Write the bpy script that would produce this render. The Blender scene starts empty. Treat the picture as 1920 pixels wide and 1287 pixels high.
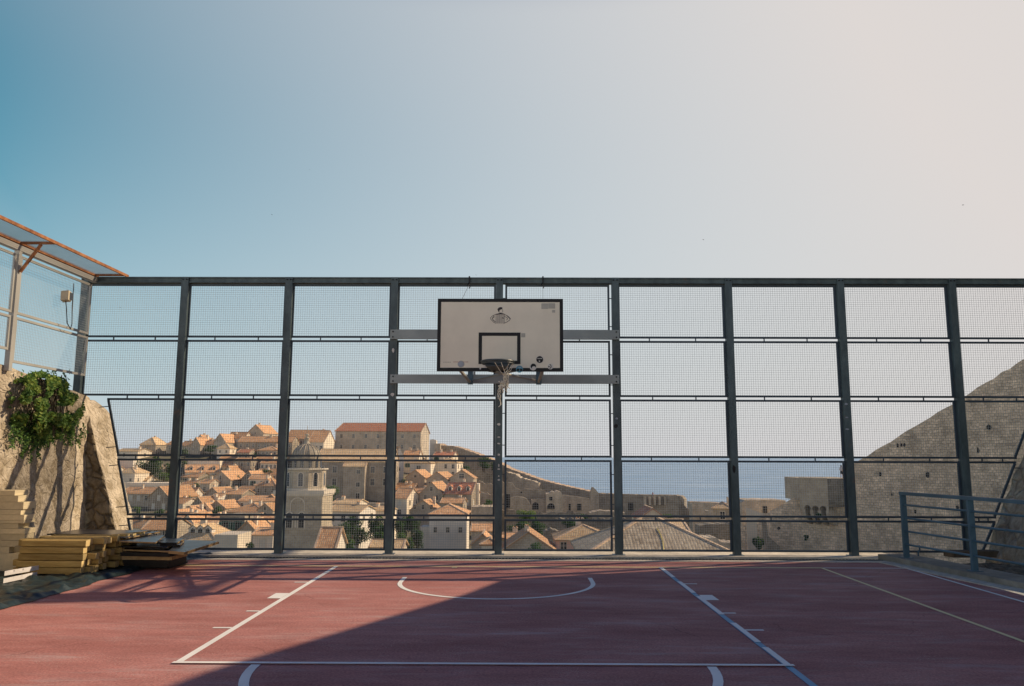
import bpy, math, random
from mathutils import Vector, Matrix
rnd = random.Random(7)
S = bpy.context.scene
COL = S.collection
# ------------------------------------------------------------------ camera
CAM = Vector((0.2613, -12.5446, 1.645)); YAW, PITCH, ROLL, FOC = -0.0062, 0.1404, 0.0032, 1510.87
cy, sy, cp, sp = math.cos(YAW), math.sin(YAW), math.cos(PITCH), math.sin(PITCH)
FW = Vector((sy*cp, cy*cp, sp)); R0 = Vector((cy, -sy, 0)); U0 = R0.cross(FW)
RT = math.cos(ROLL)*R0 + math.sin(ROLL)*U0; UP = -math.sin(ROLL)*R0 + math.cos(ROLL)*U0
cam = bpy.data.cameras.new('camera'); camo = bpy.data.objects.new('camera', cam); COL.objects.link(camo)
camo.matrix_world = Matrix(((RT.x, UP.x, -FW.x, CAM.x), (RT.y, UP.y, -FW.y, CAM.y), (RT.z, UP.z, -FW.z, CAM.z), (0, 0, 0, 1)))
cam.sensor_width = 36; cam.lens = 36*FOC/1920; cam.clip_end = 120000; cam.clip_start = .05
S.camera = camo

def ray(px, py): return FW*FOC + RT*(px-960) - UP*(py-643.5)
def at(px, py, Y):                      # point of the plane y = Y
    d = ray(px, py); return CAM + d*((Y-CAM.y)/d.y)
def gnd(px, py, z=0.):                  # point of the level plane z
    d = ray(px, py); return CAM + d*((z-CAM.z)/d.z)
# ------------------------------------------------------------------ light
AZ, EL = math.radians(68), math.radians(34)
SUN = Vector((math.sin(AZ)*math.cos(EL), math.cos(AZ)*math.cos(EL), math.sin(EL)))
ld = bpy.data.lights.new('sun', 'SUN'); ld.energy = 5.0; ld.angle = math.radians(.4); ld.color = (1, .80, .56)
lo = bpy.data.objects.new('sun', ld); COL.objects.link(lo); lo.rotation_euler = (-SUN).to_track_quat('-Z', 'Y').to_euler()
W = bpy.data.worlds.new('World'); S.world = W; W.use_nodes = True
nt = W.node_tree; nt.nodes.clear()
def N(nt, t, **k):
    n = nt.nodes.new(t)
    for a, b in k.items():
        if a.startswith('i_'): n.inputs[int(a[2:]) if a[2:].isdigit() else a[2:]].default_value = b
        else: setattr(n, a, b)
    return n
def L(nt, a, b): nt.links.new(a, b)
sky = N(nt, 'ShaderNodeTexSky', sky_type='NISHITA', sun_disc=False, sun_elevation=EL, sun_rotation=AZ, air_density=1.0, dust_density=1.2, ozone_density=1.5)
tc = N(nt, 'ShaderNodeTexCoord')
dot = N(nt, 'ShaderNodeVectorMath', operation='DOT_PRODUCT'); dot.inputs[1].default_value = SUN
L(nt, tc.outputs['Generated'], dot.inputs[0])
rs = N(nt, 'ShaderNodeMapRange', interpolation_type='LINEAR'); rs.inputs[1].default_value = .0; rs.inputs[2].default_value = .79
L(nt, dot.outputs['Value'], rs.inputs[0])
pw = N(nt, 'ShaderNodeMath', operation='POWER'); pw.inputs[1].default_value = .75; L(nt, rs.outputs[0], pw.inputs[0])
sp_ = N(nt, 'ShaderNodeSeparateXYZ'); L(nt, tc.outputs['Generated'], sp_.inputs[0])
hz = N(nt, 'ShaderNodeMapRange', interpolation_type='SMOOTHSTEP'); hz.inputs[1].default_value = .42; hz.inputs[2].default_value = -.06; hz.inputs[3].default_value = 0; hz.inputs[4].default_value = .97
L(nt, sp_.outputs['Z'], hz.inputs[0])
i1 = N(nt, 'ShaderNodeMath', operation='SUBTRACT'); i1.inputs[0].default_value = 1; L(nt, pw.outputs[0], i1.inputs[1])
i2 = N(nt, 'ShaderNodeMath', operation='SUBTRACT'); i2.inputs[0].default_value = 1; L(nt, hz.outputs[0], i2.inputs[1])
mu = N(nt, 'ShaderNodeMath', operation='MULTIPLY'); L(nt, i1.outputs[0], mu.inputs[0]); L(nt, i2.outputs[0], mu.inputs[1])
# haze colour goes from cool to warm towards the sun
hc = N(nt, 'ShaderNodeMixRGB'); hc.inputs[1].default_value = (5.3, 5.6, 6.15, 1); hc.inputs[2].default_value = (6.35, 5.95, 5.75, 1); L(nt, rs.outputs[0], hc.inputs[0])
tint = N(nt, 'ShaderNodeMixRGB', blend_type='MULTIPLY'); tint.inputs[0].default_value = 1; tint.inputs[2].default_value = (.22, 1.0, .93, 1); L(nt, sky.outputs[0], tint.inputs[1])
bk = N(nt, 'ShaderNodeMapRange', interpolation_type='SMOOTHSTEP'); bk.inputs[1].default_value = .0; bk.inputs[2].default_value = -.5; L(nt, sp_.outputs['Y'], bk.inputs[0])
bm_ = N(nt, 'ShaderNodeMixRGB'); bm_.inputs[1].default_value = (1, 1, 1, 1); bm_.inputs[2].default_value = (3.3, 2.9, 2.4, 1); L(nt, bk.outputs[0], bm_.inputs[0])  # added fill: brighter, warmer sky behind the camera lights faces in shade
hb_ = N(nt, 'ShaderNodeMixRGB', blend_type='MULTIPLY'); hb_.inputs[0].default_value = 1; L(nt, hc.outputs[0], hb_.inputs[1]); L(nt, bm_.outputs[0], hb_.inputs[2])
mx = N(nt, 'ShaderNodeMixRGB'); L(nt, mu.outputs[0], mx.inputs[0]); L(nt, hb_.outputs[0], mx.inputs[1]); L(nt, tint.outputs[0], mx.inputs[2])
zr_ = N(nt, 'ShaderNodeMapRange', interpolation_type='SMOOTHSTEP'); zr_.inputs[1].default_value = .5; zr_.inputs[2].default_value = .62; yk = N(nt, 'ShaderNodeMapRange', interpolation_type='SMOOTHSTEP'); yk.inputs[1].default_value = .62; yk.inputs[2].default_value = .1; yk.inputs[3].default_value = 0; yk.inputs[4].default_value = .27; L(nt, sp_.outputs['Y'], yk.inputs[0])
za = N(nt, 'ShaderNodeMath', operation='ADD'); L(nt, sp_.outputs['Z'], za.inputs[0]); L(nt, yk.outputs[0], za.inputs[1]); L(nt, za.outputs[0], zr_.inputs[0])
zz = N(nt, 'ShaderNodeMixRGB'); zz.inputs[2].default_value = (.22, .75, 2.35, 1); L(nt, zr_.outputs[0], zz.inputs[0]); L(nt, mx.outputs[0], zz.inputs[1])  # overhead sky outside the view darkened to deepen the court shade
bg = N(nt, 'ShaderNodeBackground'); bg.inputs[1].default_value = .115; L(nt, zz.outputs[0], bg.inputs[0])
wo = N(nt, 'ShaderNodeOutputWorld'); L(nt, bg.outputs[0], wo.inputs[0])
S.view_settings.view_transform = 'Standard'; S.view_settings.look = 'None'; S.view_settings.exposure = 0
S.cycles.max_bounces = 5; S.cycles.diffuse_bounces = 3; S.cycles.glossy_bounces = 2; S.cycles.transparent_max_bounces = 4
# ------------------------------------------------------------------ materials
MATS = {}
def c4(c, k=1): return (min(1, c[0]*k), min(1, c[1]*k), min(1, c[2]*k), 1)
def base(name, rough=.8, metal=0., spec=.3):
    m = bpy.data.materials.new(name); m.use_nodes = True; t = m.node_tree
    b = t.nodes['Principled BSDF']; b.inputs['Roughness'].default_value = rough; b.inputs['Metallic'].default_value = metal
    b.inputs['Specular IOR Level'].default_value = spec; MATS[name] = m
    return m, t, b
def mat(name, col, col2=None, rusty=0, scale=4, var=.16, rough=.8, bump=.0, metal=0., spec=.3, big=.25, rand=.0, trans=0., stretch=None, bscale=None):
    m, t, b = base(name, rough, metal, spec)
    tc = N(t, 'ShaderNodeTexCoord'); co = tc.outputs['Object']
    if stretch:
        mp = N(t, 'ShaderNodeMapping'); mp.inputs['Scale'].default_value = stretch; L(t, co, mp.inputs[0]); co = mp.outputs[0]
    n1 = N(t, 'ShaderNodeTexNoise'); n1.inputs['Scale'].default_value = scale; n1.inputs['Detail'].default_value = 6; n1.inputs['Roughness'].default_value = .65; L(t, co, n1.inputs[0])
    n2 = N(t, 'ShaderNodeTexNoise'); n2.inputs['Scale'].default_value = scale*.17; n2.inputs['Detail'].default_value = 3; L(t, co, n2.inputs[0])
    r = N(t, 'ShaderNodeMapRange'); r.inputs[1].default_value = .3; r.inputs[2].default_value = .7; L(t, n1.outputs[0], r.inputs[0])
    mx = N(t, 'ShaderNodeMixRGB'); L(t, r.outputs[0], mx.inputs[0])
    mx.inputs[1].default_value = c4(col, 1-var); mx.inputs[2].default_value = c4(col2, 1) if col2 else c4(col, 1+var)
    r2 = N(t, 'ShaderNodeMapRange'); r2.inputs[1].default_value = .3; r2.inputs[2].default_value = .7; r2.inputs[3].default_value = 1-big; r2.inputs[4].default_value = 1+big*.6; L(t, n2.outputs[0], r2.inputs[0])
    v = r2.outputs[0]
    if rand:
        oi = N(t, 'ShaderNodeObjectInfo'); r3 = N(t, 'ShaderNodeMapRange'); r3.inputs[3].default_value = 1-rand; r3.inputs[4].default_value = 1+rand; L(t, oi.outputs['Random'], r3.inputs[0])
        mm = N(t, 'ShaderNodeMath', operation='MULTIPLY'); L(t, v, mm.inputs[0]); L(t, r3.outputs[0], mm.inputs[1]); v = mm.outputs[0]
    m2 = N(t, 'ShaderNodeVectorMath', operation='SCALE'); L(t, mx.outputs[0], m2.inputs[0]); L(t, v, m2.inputs['Scale'])
    if rusty:
        nr = N(t, 'ShaderNodeTexNoise'); nr.inputs['Scale'].default_value = 2.6; nr.inputs['Detail'].default_value = 9; nr.inputs['Roughness'].default_value = .75; L(t, tc.outputs['Object'], nr.inputs[0])
        rr_ = N(t, 'ShaderNodeMapRange'); rr_.inputs[1].default_value = .60; rr_.inputs[2].default_value = .70; rr_.inputs[4].default_value = rusty; L(t, nr.outputs[0], rr_.inputs[0])
        mr = N(t, 'ShaderNodeMixRGB'); mr.inputs[2].default_value = (.16, .085, .05, 1); L(t, m2.outputs[0], mr.inputs[1]); L(t, rr_.outputs[0], mr.inputs[0]); m2 = mr
    L(t, m2.outputs[0], b.inputs['Base Color'])
    if bump:
        bp = N(t, 'ShaderNodeBump'); bp.inputs['Strength'].default_value = bump; bp.inputs['Distance'].default_value = .05
        src = n1.outputs[0]
        if bscale:
            n3 = N(t, 'ShaderNodeTexNoise'); n3.inputs['Scale'].default_value = bscale; n3.inputs['Detail'].default_value = 5; L(t, co, n3.inputs[0]); src = n3.outputs[0]
        L(t, src, bp.inputs['Height']); L(t, bp.outputs[0], b.inputs['Normal'])
    if trans:
        tr = N(t, 'ShaderNodeBsdfTranslucent'); L(t, m2.outputs[0], tr.inputs[0])
        ms = N(t, 'ShaderNodeMixShader'); ms.inputs[0].default_value = trans
        L(t, b.outputs[0], ms.inputs[1]); L(t, tr.outputs[0], ms.inputs[2]); L(t, ms.outputs[0], t.nodes['Material Output'].inputs[0])
    return m
def flat(name, col, rough=.6, metal=0., spec=.3): return mat(name, col, var=.08, scale=9, rough=rough, metal=metal, spec=spec, big=.1)
def brick(name, c1, c2, mortar, bw=.55, bh=.3, stain=.35, rough=.9, sscale=.35, rand=0., bump=.4, squash=1, warp=.08):
    m, t, b = base(name, rough, 0, .2)
    uv = N(t, 'ShaderNodeUVMap'); tc = N(t, 'ShaderNodeTexCoord')
    nz = N(t, 'ShaderNodeTexNoise'); nz.inputs['Scale'].default_value = 1.3; nz.inputs['Detail'].default_value = 2; L(t, tc.outputs['Object'], nz.inputs[0])
    ad = N(t, 'ShaderNodeMixRGB', blend_type='LINEAR_LIGHT'); ad.inputs[0].default_value = warp; L(t, uv.outputs[0], ad.inputs[1]); L(t, nz.outputs['Color'], ad.inputs[2])
    bk = N(t, 'ShaderNodeTexBrick'); L(t, ad.outputs[0], bk.inputs[0])
    for i, v in (('Color1', c4(c1)), ('Color2', c4(c2)), ('Mortar', c4(mortar)), ('Scale', 1), ('Mortar Size', .022), ('Mortar Smooth', .4), ('Bias', 0), ('Brick Width', bw), ('Row Height', bh)): bk.inputs[i].default_value = v
    n2 = N(t, 'ShaderNodeTexNoise'); n2.inputs['Scale'].default_value = sscale; n2.inputs['Detail'].default_value = 8; n2.inputs['Roughness'].default_value = .7; L(t, tc.outputs['Object'], n2.inputs[0])
    r2 = N(t, 'ShaderNodeMapRange'); r2.inputs[1].default_value = .32; r2.inputs[2].default_value = .68; r2.inputs[3].default_value = 1-stain; r2.inputs[4].default_value = 1+stain*.5; L(t, n2.outputs[0], r2.inputs[0])
    v = r2.outputs[0]
    if rand:
        oi = N(t, 'ShaderNodeObjectInfo'); r3 = N(t, 'ShaderNodeMapRange'); r3.inputs[3].default_value = 1-rand; r3.inputs[4].default_value = 1+rand; L(t, oi.outputs['Random'], r3.inputs[0])
        mm = N(t, 'ShaderNodeMath', operation='MULTIPLY'); L(t, v, mm.inputs[0]); L(t, r3.outputs[0], mm.inputs[1]); v = mm.outputs[0]
    m2 = N(t, 'ShaderNodeVectorMath', operation='SCALE'); L(t, bk.outputs[0], m2.inputs[0]); L(t, v, m2.inputs['Scale'])
    nf = N(t, 'ShaderNodeTexNoise'); nf.inputs['Scale'].default_value = 3.1; nf.inputs['Detail'].default_value = 7; nf.inputs['Roughness'].default_value = .8; L(t, tc.outputs['Object'], nf.inputs[0])
    rf2 = N(t, 'ShaderNodeMapRange'); rf2.inputs[1].default_value = .34; rf2.inputs[2].default_value = .5; rf2.inputs[3].default_value = .68; rf2.inputs[4].default_value = 1.04; L(t, nf.outputs[0], rf2.inputs[0])
    m3 = N(t, 'ShaderNodeVectorMath', operation='SCALE'); L(t, m2.outputs[0], m3.inputs[0]); L(t, rf2.outputs[0], m3.inputs['Scale']); m2 = m3
    L(t, m2.outputs[0], b.inputs['Base Color'])
    n3 = N(t, 'ShaderNodeTexNoise'); n3.inputs['Scale'].default_value = 7; n3.inputs['Detail'].default_value = 5; L(t, tc.outputs['Object'], n3.inputs[0])
    sb = N(t, 'ShaderNodeMath', operation='SUBTRACT'); L(t, n3.outputs[0], sb.inputs[0]); L(t, bk.outputs['Fac'], sb.inputs[1])
    bp = N(t, 'ShaderNodeBump'); bp.inputs['Strength'].default_value = bump; bp.inputs['Distance'].default_value = .06; L(t, sb.outputs[0], bp.inputs['Height']); L(t, bp.outputs[0], b.inputs['Normal'])
    return m
def tiles(name, cols, rand=.2, tw=.24, th=.36, bump=.45):
    m, t, b = base(name, .85, 0, .2)
    uv = N(t, 'ShaderNodeUVMap'); sx = N(t, 'ShaderNodeSeparateXYZ'); L(t, uv.outputs[0], sx.inputs[0])
    def fl(o, k):
        a = N(t, 'ShaderNodeMath', operation='DIVIDE'); a.inputs[1].default_value = k; L(t, o, a.inputs[0])
        f = N(t, 'ShaderNodeMath', operation='FLOOR'); L(t, a.outputs[0], f.inputs[0]); return a.outputs[0], f.outputs[0]
    ua, uf = fl(sx.outputs[0], tw); va, vf = fl(sx.outputs[1], th)
    cb = N(t, 'ShaderNodeCombineXYZ'); L(t, uf, cb.inputs[0]); L(t, vf, cb.inputs[1])
    oi = N(t, 'ShaderNodeObjectInfo'); L(t, oi.outputs['Random'], cb.inputs[2])
    wn = N(t, 'ShaderNodeTexWhiteNoise', noise_dimensions='3D'); L(t, cb.outputs[0], wn.inputs[0])
    ns = N(t, 'ShaderNodeTexNoise'); ns.inputs['Scale'].default_value = .55; ns.inputs['Detail'].default_value = 6; ns.inputs['Roughness'].default_value = .7
    tc = N(t, 'ShaderNodeTexCoord'); L(t, tc.outputs['Object'], ns.inputs[0])
    mxv = N(t, 'ShaderNodeMath', operation='MULTIPLY_ADD'); mxv.inputs[1].default_value = 1.1; mxv.inputs[2].default_value = -.30; L(t, ns.outputs[0], mxv.inputs[0])
    a2 = N(t, 'ShaderNodeMath', operation='MULTIPLY_ADD'); a2.inputs[1].default_value = .5; L(t, wn.outputs[0], a2.inputs[0]); L(t, mxv.outputs[0], a2.inputs[2])
    cr = N(t, 'ShaderNodeValToRGB'); L(t, a2.outputs[0], cr.inputs[0])
    e = cr.color_ramp.elements; e[0].position = .05; e[0].color = c4(cols[0]); e[1].position = .95; e[1].color = c4(cols[-1])
    for i, c in enumerate(cols[1:-1]):
        x = e.new(.05+.9*(i+1)/(len(cols)-1)); x.color = c4(c)
    r3 = N(t, 'ShaderNodeMapRange'); r3.inputs[3].default_value = 1-rand; r3.inputs[4].default_value = 1+rand; L(t, oi.outputs['Random'], r3.inputs[0])
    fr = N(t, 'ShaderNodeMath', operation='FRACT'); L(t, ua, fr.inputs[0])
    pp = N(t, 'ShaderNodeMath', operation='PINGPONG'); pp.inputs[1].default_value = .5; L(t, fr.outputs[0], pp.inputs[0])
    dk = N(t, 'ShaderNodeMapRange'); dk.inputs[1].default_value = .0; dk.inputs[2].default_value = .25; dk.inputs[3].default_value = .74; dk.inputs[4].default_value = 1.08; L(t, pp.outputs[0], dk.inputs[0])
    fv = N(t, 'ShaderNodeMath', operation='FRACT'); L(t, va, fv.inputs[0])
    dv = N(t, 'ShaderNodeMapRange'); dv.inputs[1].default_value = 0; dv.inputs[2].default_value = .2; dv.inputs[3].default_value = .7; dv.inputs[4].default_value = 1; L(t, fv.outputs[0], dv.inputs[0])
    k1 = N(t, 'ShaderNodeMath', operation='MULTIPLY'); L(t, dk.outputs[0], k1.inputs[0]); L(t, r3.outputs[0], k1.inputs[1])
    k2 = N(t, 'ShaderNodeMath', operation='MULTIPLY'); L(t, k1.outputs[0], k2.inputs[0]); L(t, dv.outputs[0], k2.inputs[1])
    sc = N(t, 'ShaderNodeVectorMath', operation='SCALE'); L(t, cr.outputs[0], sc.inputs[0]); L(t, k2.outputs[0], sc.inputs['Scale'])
    L(t, sc.outputs[0], b.inputs['Base Color'])
    bp = N(t, 'ShaderNodeBump'); bp.inputs['Strength'].default_value = bump; bp.inputs['Distance'].default_value = .06; L(t, pp.outputs[0], bp.inputs['Height']); L(t, bp.outputs[0], b.inputs['Normal'])
    return m
# town
brick('stone_grey', (.50, .42, .32), (.42, .35, .265), (.34, .29, .22), rand=.22, stain=.42)
brick('stone_warm', (.54, .45, .335), (.46, .38, .28), (.38, .32, .24), rand=.22, stain=.42)
brick('stone_tower', (.48, .41, .305), (.42, .355, .26), (.36, .31, .235), bw=.7, bh=.34, stain=.25)
brick('stone_fort', (.82, .655, .47), (.56, .445, .315), (.46, .365, .26), bw=.52, bh=.34, stain=.42, sscale=.55, bump=1., warp=.2)
brick('stone_dark', (.36, .31, .24), (.27, .235, .18), (.2, .175, .135), stain=.5, rand=.1, bump=.8)
mat('plaster_pale', (.72, .62, .48), scale=.8, var=.1, rough=.9, big=.18, rand=.12)
mat('plaster_white', (.70, .63, .53), scale=.8, var=.08, rough=.9, big=.12, rand=.08)
mat('plaster_pink', (.72, .48, .37), scale=.8, var=.08, rough=.9, big=.12)
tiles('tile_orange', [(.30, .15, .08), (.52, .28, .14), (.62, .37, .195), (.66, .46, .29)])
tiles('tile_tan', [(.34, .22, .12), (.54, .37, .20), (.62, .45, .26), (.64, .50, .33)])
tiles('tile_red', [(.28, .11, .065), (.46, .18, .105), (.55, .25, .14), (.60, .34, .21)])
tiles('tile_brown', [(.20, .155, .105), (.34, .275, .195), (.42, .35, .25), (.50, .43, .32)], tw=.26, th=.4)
mat('tile_cap', (.55, .40, .27), scale=3, var=.25)
mat('lead_dome', (.29, .245, .18), scale=1.5, var=.2, rough=.6)
flat('trim', (.60, .53, .42)); flat('glass_dark', (.025, .03, .035), rough=.15, spec=.5); flat('shutter_green', (.05, .12, .09)); flat('shutter_white', (.6, .58, .52))
mat('ground_dry', (.25, .215, .15), (.16, .15, .085), scale=.35, var=.3, rough=1, bump=.5, big=.35)
mat('bark', (.10, .075, .05), scale=6, var=.3, rough=.95)
for nme, c in (('leaf_dark', (.028, .07, .028)), ('leaf_mid', (.06, .14, .035)), ('leaf_light', (.13, .23, .05)), ('leaf_yellow', (.26, .33, .07))):
    mat(nme, c, scale=1.2, var=.25, rough=.6, spec=.3, trans=.35)
# court
def court_mat():
    m, t, b = base('court_paint', .62, 0, .05)
    tc = N(t, 'ShaderNodeTexCoord'); co = tc.outputs['Object']
    def nz(s, d, sc=(1, 1, 1), r=.6):
        mp = N(t, 'ShaderNodeMapping'); mp.inputs['Scale'].default_value = sc; L(t, co, mp.inputs[0])
        n = N(t, 'ShaderNodeTexNoise'); n.inputs['Scale'].default_value = s; n.inputs['Detail'].default_value = d; n.inputs['Roughness'].default_value = r; L(t, mp.outputs[0], n.inputs[0]); return n.outputs[0]
    def rng(o, a, b_, c, d):
        r = N(t, 'ShaderNodeMapRange'); 
        for i, v in enumerate((a, b_, c, d)): r.inputs[i+1].default_value = v
        L(t, o, r.inputs[0]); return r.outputs[0]
    big = nz(.9, 6, (.55, 1.6, 1)); fine = nz(45, 3); mid = nz(5, 6, (.5, 1.3, 1)); spk = nz(95, 1, r=.3)
    mx = N(t, 'ShaderNodeMixRGB'); mx.inputs[1].default_value = (.345, .142, .122, 1); mx.inputs[2].default_value = (.465, .208, .18, 1); L(t, rng(big, .32, .68, 0, 1), mx.inputs[0])
    m1 = N(t, 'ShaderNodeMixRGB', blend_type='MULTIPLY'); m1.inputs[0].default_value = 1; L(t, mx.outputs[0], m1.inputs[1])
    cbx = N(t, 'ShaderNodeMath', operation='MULTIPLY'); L(t, rng(fine, .25, .75, .68, 1.32), cbx.inputs[0]); L(t, rng(mid, .3, .7, .88, 1.12), cbx.inputs[1])
    L(t, cbx.outputs[0], m1.inputs[2])
    dust_sheen = N(t, 'ShaderNodeMixRGB'); dust_sheen.inputs[2].default_value = (.47, .40, .38, 1); L(t, m1.outputs[0], dust_sheen.inputs[1])  # pale streaks: dust, and sheen painted into the colour
    dd = N(t, 'ShaderNodeMath', operation='MULTIPLY'); L(t, rng(nz(3, 8, (.25, 1.4, 1), .75), .50, .70, 0, .85), dd.inputs[0]); L(t, rng(big, .4, .65, .1, 1), dd.inputs[1]); L(t, dd.outputs[0], dust_sheen.inputs[0])
    sp2 = N(t, 'ShaderNodeMixRGB'); sp2.inputs[2].default_value = (.55, .48, .42, 1); L(t, dust_sheen.outputs[0], sp2.inputs[1])
    s3 = N(t, 'ShaderNodeMath', operation='MULTIPLY'); L(t, rng(spk, .67, .71, 0, .9), s3.inputs[0]); L(t, rng(nz(2, 2), .5, .6, 0, 1), s3.inputs[1]); L(t, s3.outputs[0], sp2.inputs[0])
    ck = N(t, 'ShaderNodeTexVoronoi', feature='DISTANCE_TO_EDGE'); ck.inputs['Scale'].default_value = .55; wq = N(t, 'ShaderNodeMixRGB', blend_type='LINEAR_LIGHT'); wq.inputs[0].default_value = .25; nq = N(t, 'ShaderNodeTexNoise'); nq.inputs['Scale'].default_value = 1.7; nq.inputs['Detail'].default_value = 8; L(t, co, nq.inputs[0]); L(t, co, wq.inputs[1]); L(t, nq.outputs['Color'], wq.inputs[2]); L(t, wq.outputs[0], ck.inputs[0])
    cf = N(t, 'ShaderNodeMath', operation='MULTIPLY'); L(t, rng(ck.outputs['Distance'], .0, .006, .55, 0), cf.inputs[0]); L(t, rng(nz(.6, 3), .5, .62, 0, 1), cf.inputs[1])
    sp3 = N(t, 'ShaderNodeMixRGB'); sp3.inputs[2].default_value = (.10, .05, .045, 1); L(t, sp2.outputs[0], sp3.inputs[1]); L(t, cf.outputs[0], sp3.inputs[0])
    scf = nz(2.4, 9, (.12, 2.2, 1), .8); sp4 = N(t, 'ShaderNodeMixRGB'); sp4.inputs[2].default_value = (.17, .07, .06, 1); L(t, sp3.outputs[0], sp4.inputs[1]); L(t, rng(scf, .58, .72, 0, .5), sp4.inputs[0])
    sp2 = sp4
    L(t, sp2.outputs[0], b.inputs['Base Color'])
    L(t, rng(big, .3, .7, .8, .6), b.inputs['Roughness'])
    bp = N(t, 'ShaderNodeBump'); bp.inputs['Strength'].default_value = .25; bp.inputs['Distance'].default_value = .01; L(t, fine, bp.inputs['Height']); L(t, bp.outputs[0], b.inputs['Normal'])
    return m
court_mat()
def paint(name, col, wear=.42, under=(.28, .09, .065)):
    m, t, b = base(name, .6, 0, .3)
    tc = N(t, 'ShaderNodeTexCoord'); n = N(t, 'ShaderNodeTexNoise'); n.inputs['Scale'].default_value = 14; n.inputs['Detail'].default_value = 9; n.inputs['Roughness'].default_value = .75; L(t, tc.outputs['Object'], n.inputs[0])
    r = N(t, 'ShaderNodeMapRange'); r.inputs[1].default_value = wear-.06; r.inputs[2].default_value = wear+.05; L(t, n.outputs[0], r.inputs[0])
    n2 = N(t, 'ShaderNodeTexNoise'); n2.inputs['Scale'].default_value = 2.2; n2.inputs['Detail'].default_value = 4; L(t, tc.outputs['Object'], n2.inputs[0])
    cc = N(t, 'ShaderNodeMixRGB'); cc.inputs[1].default_value = c4(col, .78); cc.inputs[2].default_value = c4(col, 1.08); L(t, n2.outputs[0], cc.inputs[0])
    mx = N(t, 'ShaderNodeMixRGB'); mx.inputs[1].default_value = c4(under); L(t, cc.outputs[0], mx.inputs[2]); L(t, r.outputs[0], mx.inputs[0]); L(t, mx.outputs[0], b.inputs['Base Color'])
    return m
paint('paint_white', (.88, .85, .78), wear=.33); paint('paint_yellow', (.84, .68, .34), wear=.34); paint('paint_blue', (.16, .38, .52), wear=.33)
mat('concrete', (.60, .53, .42), scale=9, var=.18, rough=.95, bump=.3, big=.25)
mat('concrete_grey', (.30, .275, .22), scale=7, var=.2, rough=.95, bump=.4, big=.3)
mat('grate_dark', (.03, .03, .03), scale=20, var=.3, rough=.7)
# fence
mat('steel_green', (.065, .10, .112), (.10, .14, .145), rusty=.75, scale=7, var=.4, rough=.5, spec=.4, big=.3, bump=.1, stretch=(1, 1, .4))
mat('steel_galv', rusty=.4, col=(.36, .385, .37), col2=(.25, .28, .275), scale=5, var=.2, rough=.5, metal=.25, spec=.5, big=.3)
mat('steel_frame', (.035, .055, .075), scale=4, var=.2, rough=.5, spec=.4)
mat('wire', (.38, .40, .40), scale=3, var=.1, rough=.5, metal=.1)
mat('mesh_blue', (.22, .32, .40), scale=3, var=.1, rough=.6)
mat('rust', (.30, .105, .04), (.42, .19, .08), scale=12, var=.35, rough=.9, bump=.3)
mat('steel_pale', (.42, .41, .37), (.34, .33, .30), scale=5, var=.15, rough=.55, metal=.1)
mat('rail_blue', (.06, .12, .16), scale=4, var=.2, rough=.45, spec=.45)
# board
mat('board_white', (.84, .77, .62), (.72, .66, .53), scale=3.2, var=.05, rough=.65, big=.1, bscale=60, bump=.05)
flat('board_black', (.012, .012, .013), rough=.6); flat('ink', (.05, .042, .05), rough=.7); flat('ink_soft', (.20, .17, .16), rough=.8); flat('sticker_white', (.62, .60, .55)); flat('sticker_blue', (.12, .33, .42)); flat('sticker_fade', (.42, .40, .34)); flat('sticker_grey', (.33, .36, .40)); flat('ink_red', (.45, .25, .2))
flat('rim_paint', (.07, .085, .085), rough=.45); mat('rope', (.74, .68, .54), scale=40, var=.25, rough=.95)
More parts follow.
